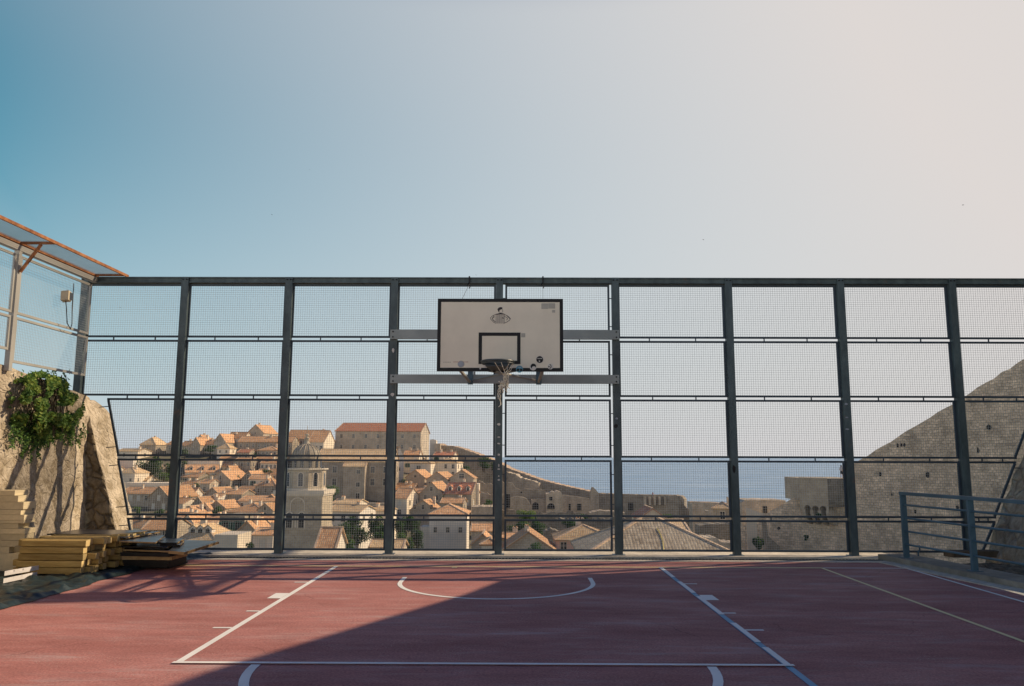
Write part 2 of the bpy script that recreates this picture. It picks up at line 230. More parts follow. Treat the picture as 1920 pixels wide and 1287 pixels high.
# left wall
def cells(name, ca, cb, cm, sc, k):
    m, t, b = base(name, .95, 0, .15); tc = N(t, 'ShaderNodeTexCoord'); co = tc.outputs['Object']
    n0 = N(t, 'ShaderNodeTexNoise'); n0.inputs['Scale'].default_value = 2.1; n0.inputs['Detail'].default_value = 4; L(t, co, n0.inputs[0])
    wp = N(t, 'ShaderNodeMixRGB', blend_type='LINEAR_LIGHT'); wp.inputs[0].default_value = .16; L(t, co, wp.inputs[1]); L(t, n0.outputs['Color'], wp.inputs[2])
    vd = N(t, 'ShaderNodeTexVoronoi', feature='DISTANCE_TO_EDGE'); vd.inputs['Scale'].default_value = sc; L(t, wp.outputs[0], vd.inputs[0])
    vc = N(t, 'ShaderNodeTexVoronoi'); vc.inputs['Scale'].default_value = sc; L(t, wp.outputs[0], vc.inputs[0])
    n1 = N(t, 'ShaderNodeTexNoise'); n1.inputs['Scale'].default_value = 5; n1.inputs['Detail'].default_value = 9; n1.inputs['Roughness'].default_value = .72; L(t, co, n1.inputs[0])
    n2 = N(t, 'ShaderNodeTexNoise'); n2.inputs['Scale'].default_value = 1.1; n2.inputs['Detail'].default_value = 6; L(t, co, n2.inputs[0])
    def rg(o, a, b_, c, d):
        r = N(t, 'ShaderNodeMapRange')
        for i, v in enumerate((a, b_, c, d)): r.inputs[i+1].default_value = v
        L(t, o, r.inputs[0]); return r.outputs[0]
    mx = N(t, 'ShaderNodeMixRGB'); mx.inputs[1].default_value = c4(ca); mx.inputs[2].default_value = c4(cb)
    sm = N(t, 'ShaderNodeMath', operation='MULTIPLY_ADD'); sm.inputs[1].default_value = .45*k; L(t, vc.outputs['Color'], sm.inputs[0]); L(t, rg(n1.outputs[0], .40, .60, 0, 1-.45*k), sm.inputs[2]); L(t, sm.outputs[0], mx.inputs[0])
    ed = N(t, 'ShaderNodeMath', operation='MULTIPLY'); L(t, rg(vd.outputs['Distance'], .015, .09, .85*k, 0), ed.inputs[0]); L(t, rg(n2.outputs[0], .42, .58, .15 if k < 1 else .7, 1), ed.inputs[1])
    m2 = N(t, 'ShaderNodeMixRGB'); m2.inputs[2].default_value = c4(cm); L(t, mx.outputs[0], m2.inputs[1]); L(t, ed.outputs[0], m2.inputs[0])
    sc_ = N(t, 'ShaderNodeVectorMath', operation='SCALE'); L(t, m2.outputs[0], sc_.inputs[0]); L(t, rg(n2.outputs[0], .3, .7, .72, 1.15), sc_.inputs['Scale']); L(t, sc_.outputs[0], b.inputs['Base Color'])
    hh = N(t, 'ShaderNodeMath', operation='MULTIPLY_ADD'); hh.inputs[1].default_value = .8; L(t, n1.outputs[0], hh.inputs[0]); L(t, rg(vd.outputs['Distance'], 0, .14, 0, .9*k), hh.inputs[2])
    bp = N(t, 'ShaderNodeBump'); bp.inputs['Strength'].default_value = 1.; bp.inputs['Distance'].default_value = .08; L(t, hh.outputs[0], bp.inputs['Height']); L(t, bp.outputs[0], b.inputs['Normal'])
cells('plaster_wall', (.36, .29, .195), (.68, .58, .44), (.36, .29, .2), 7.5, .16)
cells('rock_pale', (.27, .215, .15), (.52, .44, .33), (.17, .13, .09), 3.1, .5)
cells('rubble', (.13, .10, .06), (.34, .275, .19), (.085, .066, .042), 4.2, .62)
mat('wood_yellow', (.46, .28, .075), (.66, .47, .17), scale=5, var=.35, rough=.75, stretch=(.35, 3, 3), big=.3, rand=.25, bump=.3)
mat('wood_grey', (.30, .24, .14), (.42, .34, .2), scale=5, var=.3, rough=.8, stretch=(.35, 3, 3), rand=.2, bump=.3)
mat('wood_end_lit', (.86, .68, .33), (.60, .42, .17), scale=22, var=.3, rough=.9, rand=.4)  # end grain, made brighter to paint the sun on the ends
mat('wood_pale', (.62, .52, .33), scale=5, var=.12, rough=.8, stretch=(3, .3, 3), big=.1, rand=.15)
mat('ply_face', (.12, .105, .10), (.085, .085, .09), scale=3, var=.25, rough=.28, spec=.55, big=.3, stretch=(3, .4, 1), rand=.2)
mat('ply_dark', (.022, .02, .018), scale=6, var=.3, rough=.7)
mat('ply_edge', (.40, .27, .13), scale=8, var=.3, rough=.85, rand=.25)
mat('tarp', (.022, .038, .038), scale=5, var=.35, rough=.45, spec=.5, bump=.35, bscale=7)
mat('foam', (.70, .66, .63), scale=10, var=.06, rough=.8)
flat('skin', (.45, .26, .18)); flat('cloth_white', (.65, .62, .6)); flat('cloth_black', (.015, .016, .02)); flat('hair', (.03, .02, .015)); flat('cloth_red', (.4, .08, .05)); flat('cloth_blue', (.08, .12, .25))
flat('bird', (.03, .03, .032)); flat('lamp_body', (.5, .42, .28)); flat('cable_black', (.02, .02, .022)); flat('cable_yellow', (.55, .45, .08)); flat('pipe_blue', (.25, .32, .40))
def sea_mat():
    m, t, b = base('sea_water', .6, 0, .12)
    b.inputs['Base Color'].default_value = (.055, .15, .235, 1)
    tc = N(t, 'ShaderNodeTexCoord'); mp = N(t, 'ShaderNodeMapping'); mp.inputs['Scale'].default_value = (.25, 1, 1); L(t, tc.outputs['Object'], mp.inputs[0])
    n = N(t, 'ShaderNodeTexNoise'); n.inputs['Scale'].default_value = .02; n.inputs['Detail'].default_value = 9; n.inputs['Roughness'].default_value = .7; L(t, mp.outputs[0], n.inputs[0])
    n2 = N(t, 'ShaderNodeTexNoise'); n2.inputs['Scale'].default_value = .15; n2.inputs['Detail'].default_value = 6; L(t, mp.outputs[0], n2.inputs[0])
    r = N(t, 'ShaderNodeMapRange'); r.inputs[1].default_value = .35; r.inputs[2].default_value = .65; L(t, n.outputs[0], r.inputs[0])
    mx = N(t, 'ShaderNodeMixRGB'); mx.inputs[1].default_value = (.19, .32, .47, 1); mx.inputs[2].default_value = (.38, .50, .61, 1); L(t, r.outputs[0], mx.inputs[0]); L(t, mx.outputs[0], b.inputs['Base Color'])
    bp = N(t, 'ShaderNodeBump'); bp.inputs['Strength'].default_value = .5; bp.inputs['Distance'].default_value = 1.5; L(t, n2.outputs[0], bp.inputs['Height']); L(t, bp.outputs[0], b.inputs['Normal'])
sea_mat()
# ------------------------------------------------------------------ mesh building
class MB:
    def __init__(s, *mats): s.v = []; s.f = []; s.m = []; s.uv = []; s.mats = list(mats)
    def face(s, pts, m=0, uv=None):
        i = len(s.v); pts = [Vector(p) for p in pts]; s.v += pts; s.f.append(tuple(range(i, i+len(pts)))); s.m.append(m)
        if uv is None:
            n = Vector((0, 0, 0))
            for a in range(1, len(pts)-1): n += (pts[a]-pts[0]).cross(pts[a+1]-pts[0])
            if n.length < 1e-12: n = Vector((0, 0, 1))
            n.normalize()
            if abs(n.z) > .95: t = Vector((1, 0, 0))
            else: t = Vector((-n.y, n.x, 0)).normalized()
            b = n.cross(t); uv = [(p.dot(t), p.dot(b)) for p in pts]
        s.uv += uv
    def box(s, x0, x1, y0, y1, z0, z1, m=0):
        s.obox(Vector(((x0+x1)/2, (y0+y1)/2, (z0+z1)/2)), Vector(((x1-x0)/2, 0, 0)), Vector((0, (y1-y0)/2, 0)), Vector((0, 0, (z1-z0)/2)), m)
    def obox(s, c, a, b, d, m=0):
        c = Vector(c)
        P = lambda i, j, k: c+a*i+b*j+d*k
        for q in (((-1,-1,-1),(1,-1,-1),(1,-1,1),(-1,-1,1)), ((1,1,-1),(-1,1,-1),(-1,1,1),(1,1,1)), ((1,-1,-1),(1,1,-1),(1,1,1),(1,-1,1)), ((-1,1,-1),(-1,-1,-1),(-1,-1,1),(-1,1,1)), ((-1,-1,1),(1,-1,1),(1,1,1),(-1,1,1)), ((-1,1,-1),(1,1,-1),(1,-1,-1),(-1,-1,-1))):
            s.face([P(*k) for k in q], m)
    def bar(s, p, q, w, h, m=0, up=(0, 0, 1), ext=0):
        p, q = Vector(p), Vector(q); d = (q-p)
        if d.length < 1e-9: return
        dn = d.normalized(); up = Vector(up)
        if abs(dn.dot(up)) > .98: up = Vector((0, 1, 0))
        sd = dn.cross(up).normalized(); u = sd.cross(dn)
        s.obox((p+q)/2, sd*w/2, dn*(d.length/2+ext), u*h/2, m)
    def tube(s, path, r, n=6, m=0, cap=True):
        path = [Vector(p) for p in path]; rings = []
        rr = r if isinstance(r, (list, tuple)) else [r]*len(path)
        prev = None
        for i, p in enumerate(path):
            t = (path[min(i+1, len(path)-1)]-path[max(i-1, 0)])
            t = t.normalized() if t.length > 1e-9 else Vector((0, 0, 1))
            a = Vector((0, 0, 1)) if prev is None else prev
            if abs(t.dot(a)) > .95: a = Vector((1, 0, 0)) if abs(t.x) < .9 else Vector((0, 1, 0))
            x = (a - t*a.dot(t)).normalized(); prev = x; y = t.cross(x)
            rings.append([p+(x*math.cos(2*math.pi*k/n)+y*math.sin(2*math.pi*k/n))*rr[i] for k in range(n)])
        for i in range(len(rings)-1):
            for k in range(n): s.face([rings[i][k], rings[i][(k+1) % n], rings[i+1][(k+1) % n], rings[i+1][k]], m)
        if cap: s.face(rings[0][::-1], m); s.face(rings[-1], m)
    def lathe(s, prof, c=(0, 0, 0), n=16, m=0, a0=0):
        c = Vector(c)
        for i in range(len(prof)-1):
            (r0, z0), (r1, z1) = prof[i], prof[i+1]
            for k in range(n):
                a, b = a0+2*math.pi*k/n, a0+2*math.pi*(k+1)/n
                P = lambda r, t, z: c+Vector((r*math.cos(t), r*math.sin(t), z))
                q = [P(r0, a, z0), P(r0, b, z0), P(r1, b, z1), P(r1, a, z1)]
                if r1 < 1e-6: q = q[:3]
                elif r0 < 1e-6: q = [q[0], q[2], q[3]]
                s.face(q, m)
    def build(s, name, parent=None, origin=(0, 0, 0), smooth=False, kind=None):
        me = bpy.data.meshes.new(name); o = Vector(origin)
        me.from_pydata([tuple(p-o) for p in s.v], [], s.f)
        for k in s.mats: me.materials.append(MATS[k])
        me.polygons.foreach_set('material_index', s.m)
        uvl = me.uv_layers.new(name='UVMap'); uvl.data.foreach_set('uv', [x for p in s.uv for x in p])
        if smooth:
            import bmesh
            bm = bmesh.new(); bm.from_mesh(me); bmesh.ops.remove_doubles(bm, verts=bm.verts, dist=1e-4)
            for f in bm.faces: f.smooth = True
            bm.to_mesh(me); bm.free()
        me.update()
        ob = bpy.data.objects.new(name, me); COL.objects.link(ob)
        if parent: ob.parent = parent
        else: ob.location = o
        if kind: ob['kind'] = kind
        return ob
def tag(o, label=None, cat=None, group=None):
    if label: o['label'] = label
    if cat: o['category'] = cat
    if group: o['group'] = group
    return o
def thing(name, label, cat, loc=(0, 0, 0), rz=0, group=None):
    o = bpy.data.objects.new(name, None); COL.objects.link(o); o.empty_display_size = .2
    o.location = loc; o.rotation_euler = (0, 0, rz); return tag(o, label, cat, group)
def lerp_tab(t, x):
    if x <= t[0][0]: return t[0][1]
    for (a, b), (c, d) in zip(t, t[1:]):
        if x <= c: return b+(d-b)*(x-a)/(c-a)
    return t[-1][1]
def sstep(a, b, x):
    t = max(0, min(1, (x-a)/(b-a))); return t*t*(3-2*t)
# ------------------------------------------------------------------ setting: court, kerb, terrain, sea
FY = 1.25
m = MB('court_paint'); nx, ny = 14, 20
m.face([(-9, -24, 0), (6.42, -24, 0), (6.42, .66, 0), (-9, .66, 0)])
court = m.build('court_floor', kind='structure')
LZ = .004
def line(pts, w, mt, name='court_line', z=LZ, closed=False):
    mb = MB(mt); pts = [Vector((p[0], p[1], z)) for p in pts]; n = len(pts); offs = []
    for i, p in enumerate(pts):
        d = (pts[min(i+1, n-1)]-pts[max(i-1, 0)]).normalized(); offs.append(Vector((-d.y, d.x, 0))*w/2)
    for i in range(n-1): mb.face([pts[i]-offs[i], pts[i+1]-offs[i+1], pts[i+1]+offs[i+1], pts[i]+offs[i]])
    return mb.build(name, court)
KX, BL, FT = 2.425, -.02, -5.82
YX = 4.86; SX = 6.13
line([(-7.2, BL), (YX+.025, BL)], .075, 'paint_yellow'); line([(YX+.028, BL), (SX+.02, BL)], .05, 'paint_white')
line([(SX, BL-.028), (SX, -24)], .05, 'paint_white'); line([(YX, BL-.028), (YX, -24)], .05, 'paint_yellow')
line([(-KX-.03, BL-.027), (-KX-.03, FT+.027)], .062, 'paint_white')
line([(-KX-.061, FT), (KX+.05, FT)], .052, 'paint_white', z=3*LZ)
line([(KX, BL-.03), (KX, -16)], .06, 'paint_blue')
for a, b in ((BL-.027, -1.05), (-1.45, -2.35), (-2.6, -3.72), (-4.15, -5.0), (-5.2, FT+.03)):
    line([(KX+.006, a), (KX+.006, b)], .058, 'paint_white', z=2*LZ)
for sgn in (-1, 1):
    xo = sgn*(KX+(.063 if sgn < 0 else .0365))
    for yv, ln, wd in ((-1.62, .17, .05), (-3.62, .14, .05), (-4.47, .18, .05)):
        line([(xo, yv), (xo+sgn*ln, yv)], wd, 'paint_white', name='lane_tick', z=LZ*1.0)
    line([(xo, -2.66), (xo+sgn*.16, -2.66)], .36, 'paint_white', name='lane_block')
arc = [(1.27*math.cos(t), -1.55-1.27*math.sin(t)) for t in [math.pi*k/40 for k in range(41)]]
line([(1.27, -1.13)]+arc+[(-1.27, -1.13)], .06, 'paint_white', name='restricted_arc')
line([(1.81*math.cos(t), FT-.028-1.81*math.sin(t)) for t in [math.pi*k/40 for k in range(41)]], .075, 'paint_white', name='free_throw_arc')
p = gnd(852, 1065); line([(p.x-.04, p.y), (p.x+.04, p.y)], .1, 'paint_yellow', name='floor_mark')
# kerb
m = MB('concrete', 'grate_dark')
m.box(-9, 6.55, 1.03, 1.75, -8, .035); m.box(-9, 6.55, .66, .84, -.3, .006); m.box(-9, 6.55, .84, 1.03, -.3, -.012, 1)
for k in range(260):
    x = -7.6+k*.0545
    if x < 6.5: m.box(x, x+.03, .845, 1.025, -.012, .004, 1)
m.build('kerb', kind='structure')
# ledge on the right (kerb turning towards the viewer)
A = gnd(1700, 1046, .09); B = gnd(1828, 1071, .09); dirr = (B-A).normalized()
lx0 = lambda y: A.x+(B.x-A.x)*(y-A.y)/(B.y-A.y)
m = MB('concrete_grey', 'concrete')
def slab(xa, xb, y0, y1, z0, z1, mi):
    a, b, c, d = (lx0(y0)+xa, y0), (lx0(y0)+xb, y0), (lx0(y1)+xb, y1), (lx0(y1)+xa, y1)
    v = [Vector((*q, z)) for z in (z0, z1) for q in (a, b, c, d)]
    for q in ((4,5,6,7), (0,1,5,4), (1,2,6,5), (2,3,7,6), (3,0,4,7)): m.face([v[i] for i in q], mi)
slab(-.17, .36, -14, 1.028, -8, .09, 0); slab(-.40, -.172, -14, .656, -.3, .012, 1); slab(.362, 1.4, -14, 1.0, -8, -.35, 0)
m.build('ledge', kind='structure')
# terrain
LP = [(1, -7), (40, -15), (70, -18), (110, -18.5), (170, -17.6), (210, -17.4), (245, -15.4), (265, -12.6), (280, -9.8), (300, -6.6), (318, -2.9), (335, 1.2), (345, 3.4), (356, 3.2), (372, -8), (400, -30), (430, -60), (520, -70)]
RP = [(1, -7), (40, -14), (100, -19), (200, -24), (290, -24), (310, -23), (345, -24), (365, -60), (520, -70)]
def tz(x, y):
    D = y+12.54; l, r = lerp_tab(LP, D), lerp_tab(RP, D)
    k = sstep(-48, 2, x)
    if x > 0 and D > 130 and x > .22*D: r = min(r, r-(x-.22*D)*.6)
    return l+(r-l)*k
m = MB('ground_dry'); xs = list(range(-420, 200, 10)); ys = [1.76, 6, 12, 20]+list(range(30, 480, 8)); P = {}
for i, x in enumerate(xs):
    for j, y in enumerate(ys):
        z = tz(x, y)+(rnd.uniform(-.5, .5) if y > 15 else 0); P[i, j] = (x, y, z)
for i in range(len(xs)-1):
    for j in range(len(ys)-1): m.face([P[i, j], P[i+1, j], P[i+1, j+1], P[i, j+1]])
m.build('ground', smooth=True, kind='structure')
SEA = -46
m = MB('sea_water'); m.face([(-60000, 60, SEA), (60000, 60, SEA), (60000, 90000, SEA), (-60000, 90000, SEA)]); m.build('sea', kind='structure')
# ------------------------------------------------------------------ back fence
PX = [(158, 150, 742)]+[(348, 322, 1005), (542, 524, 1034), (739, 731, 1037), (936, 935, 1041), (1154, 1159, 1041), (1365, 1381, 1040), (1575, 1600, 1040), (1786, 1816, 1034)]
posts = [.5*(at(a, 530, FY).x+at(b, c, FY).x) for a, b, c in PX]
posts.append(posts[-1]+1.95)
zrow = [at(960, y, FY).z for y in (533.5, 634, 638.5, 744, 748.5, 858, 862.5, 969.5, 974, 1034)]
ZT0, ZT1 = at(960, 533, FY).z+.005, at(960, 521.5, FY).z
fence = thing('court_fence', 'tall dark steel fence of wire mesh panels along the far end of the court', 'fence', (0, FY, 0))
def fb(name, mb, parent=None, **k): return mb.build(name, parent or fence, (0, FY, 0) if True else 0, **k)
m = MB('steel_green'); m.box(posts[0]-.07, posts[-1]+.08, FY-.02, FY+.08, ZT0, ZT1); m.box(posts[0]-.07, posts[-1]+.05, FY-.05, FY-.021, ZT1-.02, ZT1-.001); m.box(posts[0]-.07, posts[-1]+.05, FY-.05, FY-.021, ZT0+.002, ZT0+.016)
fb('top_beam', m)
WP = .06
for i, x in enumerate(posts):
    z0 = .035
    if i == 0: z0 = 2.6
    if i == 9: z0 = 2.3
    m = MB('steel_green', 'board_black', 'steel_galv')
    # channel section: web and two flanges
    m.box(x-WP, x+WP, FY-.062, FY-.05, z0, ZT1-.003); m.box(x-WP, x-WP+.012, FY-.05, FY+.06, z0, ZT0-.002); m.box(x+WP-.012, x+WP, FY-.05, FY+.06, z0, ZT0-.002)
    po = fb('post', m)
    if 0 < i < 9:
        m = MB('steel_galv'); m.box(x-.1, x+.1, FY-.09, FY+.09, .036, .046); fb('base_plate', m, po)
    for s in (-.03, .03): m = MB('board_black'); m.tube([(x+s, FY-.064, ZT1-.05), (x+s, FY-.078, ZT1-.05)], .014, 6); fb('bolt', m, po)
gapL = {5: .085, 4: .02}   # panels with a visible gap beside the post
def panel(c, r, x0, x1, xb0=None, xb1=None):
    """frame with mesh; xb0/xb1 = lower corner x for slanted sides"""
    z1, z0 = zrow[2*r], zrow[2*r+1]
    xb0 = x0 if xb0 is None else xb0; xb1 = x1 if xb1 is None else xb1
    y = FY+.035; fw = .034
    m = MB('steel_frame')
    a, b, cc, d = Vector((x0, y, z1)), Vector((x1, y, z1)), Vector((xb1, y, z0)), Vector((xb0, y, z0))
    h = Vector((0, 0, fw/2)); 
    m.bar(a-h, b-h, .03, fw); m.bar(d+h, cc+h, .03, fw)
    m.bar(a+Vector((fw/2, 0, -fw-.001)), d+Vector((fw/2, 0, fw+.001)), fw, .03, up=(0, 1, 0)); m.bar(b+Vector((-fw/2, 0, -fw-.001)), cc+Vector((-fw/2, 0, fw+.001)), fw, .03, up=(0, 1, 0))
    if r > 0:
        for t in (.3, .72):
            xx = x0+(x1-x0)*t+rnd.uniform(-.03, .03); m.box(xx-.009, xx+.009, y-.008, y+.008, z1+.001, zrow[2*r-1]-.001)
    else:
        for t in (.3, .72): xx = x0+(x1-x0)*t; m.box(xx-.009, xx+.009, y-.008, y+.008, z1+.001, ZT0-.001)
    if c == 4:
        for zz in (z0+.2, z1-.25): m.box(posts[4]+WP+.001, x0-.001, y-.006, y+.006, zz, zz+.014); m.box(x1+.001, posts[5]-WP-.001, y-.006, y+.006, zz, zz+.014)
    pf = fb('mesh_panel', m)
    m = MB('wire'); q = .0015; yw = y-.004
    def xl(z): return x0+(xb0-x0)*(z1-z)/(z1-z0)
    def xr(z): return x1+(xb1-x1)*(z1-z)/(z1-z0)
    n = int((z1-z0-2*fw)/.0395)
    for k in range(1, n+1):
        z = z1-fw-k*(z1-z0-2*fw)/(n+1); w = rnd.uniform(-.0015, .0015)
        m.bar((xl(z)+fw, yw, z+w), (xr(z)-fw, yw, z-w), 2*q, 2*q)
    n = int((max(x1, xb1)-min(x0, xb0)-2*fw)/.0395); lo_, hi_ = min(x0, xb0)+fw, max(x1, xb1)-fw
    for k in range(1, n+1):
        x = lo_+k*(hi_-lo_)/(n+1); za, zb = z1-fw, z0+fw
        if abs(xb0-x0) > .01:
            t = (x-x0-fw)/(xb0-x0)
            if t < 1: zb = z1-(z1-z0)*max(0, t)
        if abs(xb1-x1) > .01:
            t = (x1-fw-x)/(x1-xb1)
            if t < 1: zb = max(zb, z1-(z1-z0)*max(0, t))
        if za-zb > .03: m.bar((x, yw+2*q, za), (x, yw+2*q, zb), 2*q, 2*q)
    fb('wire_mesh', m, pf)
slantL = lambda z: at(200, 747, FY).x+(at(240, 990, FY).x-at(200, 747, FY).x)*(at(200, 747, FY).z-z)/(at(200, 747, FY).z-at(240, 990, FY).z)
slantR = lambda z: at(1848, 1035, FY).x+(at(1905, 870, FY).x-at(1848, 1035, FY).x)*(z-at(1848, 1035, FY).z)/(at(1905, 870, FY).z-at(1848, 1035, FY).z)
for c in range(9):
    for r in range(5):
        x0, x1 = posts[c]+WP-.012, posts[c+1]-WP-.004; b0 = b1 = None
        if c == 4: x0 += .05; x1 -= .03
        if c == 5: x0 += .0
        z1, z0 = zrow[2*r], zrow[2*r+1]
        if c == 0 and r >= 2: x0, b0 = slantL(z1), slantL(z0)
        if c == 8 and r >= 2:
            x1, b1 = slantR(z1), slantR(z0)
            if x1 > posts[9]: x1 = posts[9]; b1 = min(b1, x1)
        panel(c, r, x0, x1, b0, b1)
# clips tying the slanted panels to the rock wall
m = MB('steel_frame')
for py in (762, 838, 872, 950, 985):
    z = at(210, py, FY).z; x = slantL(z); m.bar((x, FY+.03, z), (x-.17, FY+.05, z-.015), .014, .014)
for py in (878, 965): z = at(1890, py, FY).z; x = slantR(z); m.bar((x, FY+.03, z), (x+.2, FY+.05, z), .014, .014)
fb('wall_tie', m)
# small stickers and paint scratches on the posts
def post_mark(i, py, w, h, mt='sticker_white', dx=0, seed=0):
    r = random.Random(int(py)*7+i); c = at(PX[i][0]+(PX[i][1]-PX[i][0])*(py-530)/505+dx, py, FY-.0635)
    m = MB(mt); n = 7
    m.face([(c.x+w/2*math.cos(6.283*k/n+.4)*r.uniform(.7, 1.1), c.y, c.z+h/2*math.sin(6.283*k/n+.4)*r.uniform(.7, 1.1)) for k in range(n)])
    fb('sticker', m)
for py, w, h in ((796, .07, .05), (820, .05, .025), (832, .06, .03), (853, .05, .04), (873, .025, .06), (880, .06, .03), (893, .03, .03), (900, .05, .035)): post_mark(4, py, w, h)
post_mark(3, 657, .045, .09); post_mark(3, 740, .075, .07); post_mark(5, 785, .05, .04, 'sticker_grey'); post_mark(5, 799, .08, .08, 'board_black', dx=-2); post_mark(7, 758, .06, .04, 'sticker_grey'); post_mark(7, 783, .06, .025, 'sticker_grey'); post_mark(7, 805, .07, .03, 'sticker_grey'); post_mark(6, 880, .06, .16, 'board_black')
# ties on the top beam
for px, n in ((880, 0), (1018, 1)):
    c = at(px, 530, FY-.06); m = MB('cable_black'); m.box(c.x-.012, c.x+.012, FY-.075, FY+.09, c.z+.0, ZT1+.015)
    m.tube([c, c+Vector((-.03, -.02, -.04)), c+Vector((.02, -.02, -.08)), c+Vector((0, 0, -.10))], .012, 5)
    fb('cable_tie', m)
# ------------------------------------------------------------------ basketball hoop
BY = -.86
c0, c1 = at(819.5, 696, BY), at(1055, 561, BY); bx0, bx1, bz0, bz1 = c0.x-.003, c1.x+.003, c0.z, c1.z
hoop = thing('basketball_hoop', 'white basketball backboard with black border, rim and torn net, bolted to the fence posts', 'basketball hoop', ((bx0+bx1)/2, BY, bz0))
HO = hoop.location.copy()
hb = lambda name, mb, parent=None, **k: mb.build(name, parent or hoop, HO, **k)
m = MB('board_white'); m.box(bx0, bx1, BY, BY+.035, bz0, bz1); board = hb('backboard', m)
bw = .048; yb = BY-.003
m = MB('board_black')
for a, b, c, d in ((bx0-.002, bx1+.002, bz1-bw, bz1+.002), (bx0-.002, bx1+.002, bz0-.002, bz0+bw), (bx0-.002, bx0+bw, bz0+bw, bz1-bw), (bx1-bw, bx1+.002, bz0+bw, bz1-bw)): m.box(a, b, yb, BY+.037, c, d)
hb('border', m, board)
q0, q1 = at(897, 683, BY), at(976, 624, BY); sw = .05
m = MB('board_black')
for a, b, c, d in ((q0.x, q1.x, q1.z-sw, q1.z), (q0.x, q1.x, q0.z, q0.z+sw), (q0.x, q0.x+sw, q0.z+sw, q1.z-sw), (q1.x-sw, q1.x, q0.z+sw, q1.z-sw)): m.box(a, b, yb, BY-.0003, c, d)
hb('target_square', m, board)
# stencilled referee figure (striped shirt, hands on hips)
m = MB('ink', 'ink_soft', 'board_white')
def fig(pts, w, mt=0, y=-.004):
    pts = [at(900+x*80/1716, 560+yy*60/1287, BY+y) for x, yy in pts]
    for a, b in zip(pts, pts[1:]):
        d = (b-a).normalized(); n = Vector((-d.z, 0, d.x))*w/2; a = a-d*w*.3; b = b+d*w*.3; m.face([a-n, b-n, b+n, a+n], mt)
def poly(pts, mt=0, y=-.0035): m.face([at(900+x*80/1716, 560+yy*60/1287, BY+y) for x, yy in pts][::-1], mt)
poly([(700, 430), (740, 375), (810, 345), (880, 352), (905, 375), (890, 430), (850, 440), (790, 470), (775, 540), (740, 535), (720, 490)])
fig([(895, 420), (920, 470), (905, 490), (915, 540), (870, 560)], .004); fig([(770, 540), (790, 600), (830, 570)], .004)
poly([(640, 620), (740, 600), (830, 570), (900, 595), (970, 615), (960, 640), (830, 635), (650, 655)])
for k in range(8): x = 640+k*48; fig([(x, 640), (x+8*(k-4)*-.15, 1000)], .0075 if k % 2 else .0055, 1)
fig([(650, 630), (520, 690), (420, 770), (430, 830), (540, 950), (640, 1000)], .006); fig([(560, 740), (490, 790), (530, 870), (620, 940)], .009); fig([(560, 700), (560, 760)], .01)
fig([(960, 620), (1090, 700), (1220, 820), (1180, 880), (1060, 960), (950, 1000)], .007); fig([(1100, 700), (1160, 760), (1220, 820)], .012); fig([(960, 700), (1060, 760), (1100, 790), (1110, 830), (1060, 870)], .006); fig([(880, 780), (950, 790)], .012)
hb('stencil_figure', m, board)
def disc(mb, px, py, r, mt, y, n=20, sq=1): c = at(px, py, BY+y); mb.face([(c.x+r*math.cos(-6.283*k/n), c.y, c.z+sq*r*math.sin(-6.283*k/n)) for k in range(n)][::-1] if False else [(c.x+r*math.cos(6.283*k/n), c.y, c.z+sq*r*math.sin(6.283*k/n)) for k in range(n)], mt)
def rect(mb, px, py, w, h, mt, y): c = at(px, py, BY+y); mb.face([(c.x-w/2, c.y, c.z-h/2), (c.x+w/2, c.y, c.z-h/2), (c.x+w/2, c.y, c.z+h/2), (c.x-w/2, c.y, c.z+h/2)], mt)
m = MB('board_black', 'sticker_white'); disc(m, 1012, 674.5, .055, 1, -.0036); disc(m, 1012, 674.5, .05, 0, -.0045)
for k in range(5): rect(m, 1008.5+k*1.8, 672.5, .009, .014, 1, -.0055)
rect(m, 1011.5, 677.5, .018, .018, 1, -.0055); tag(hb('sticker', m, board), 'round black sticker with small white lettering')
m = MB('sticker_white', 'board_black'); disc(m, 999.5, 688.5, .05, 0, -.0045); disc(m, 1000, 687.2, .04, 1, -.0053); disc(m, 1001, 690, .028, 0, -.006, sq=.8); tag(hb('sticker', m, board), 'round white sticker with a black swirl')
m = MB('sticker_blue', 'board_black', 'sticker_white'); disc(m, 974, 692.5, .052, 0, -.0045); disc(m, 971.2, 694, .021, 1, -.0053, sq=1.0); disc(m, 977, 694, .021, 1, -.0053, sq=1.0); rect(m, 974, 689.2, .04, .006, 2, -.0053); tag(hb('sticker', m, board), 'round blue sticker with two dark patches')
m = MB('sticker_white', 'board_black'); disc(m, 1032, 687.5, .043, 0, -.0045); disc(m, 1031, 687.5, .024, 1, -.0053, sq=1.4); disc(m, 1029.6, 687.5, .022, 0, -.006, sq=1.3); disc(m, 1029.3, 687.7, .010, 1, -.0067, sq=1.4); tag(hb('sticker', m, board), 'round white sticker with black curved marks')
m = MB('sticker_grey', 'ink_red', 'sticker_fade'); disc(m, 864.5, 683, .05, 2, -.0033); disc(m, 864, 683, .044, 0, -.0039)
for k in range(5): rect(m, 851+k*2.4, 679, .012, .012, 1, -.0045)
for k in range(4): rect(m, 869.5+k*2.5, 679, .012, .012, 1, -.0045)
for k in range(5): rect(m, 832+k*3.0, 679.5, .016, .011, 2, -.0036)
tag(hb('sticker', m, board), 'faded grey sticker with faint red lettering')
for q_ in ((1021.5, 574.5, .10, .085), (1034.5, 574, .10, .08), (981, 629, .06, .06), (1038, 584, .045, .04)): m = MB('sticker_fade'); rect(m, *q_, 0, -.0036); hb('faded_patch', m, board)
m = MB('sticker_white'); disc(m, 900.5, 691.5, .013, 0, -.0045, 7); hb('scratch', m, board)
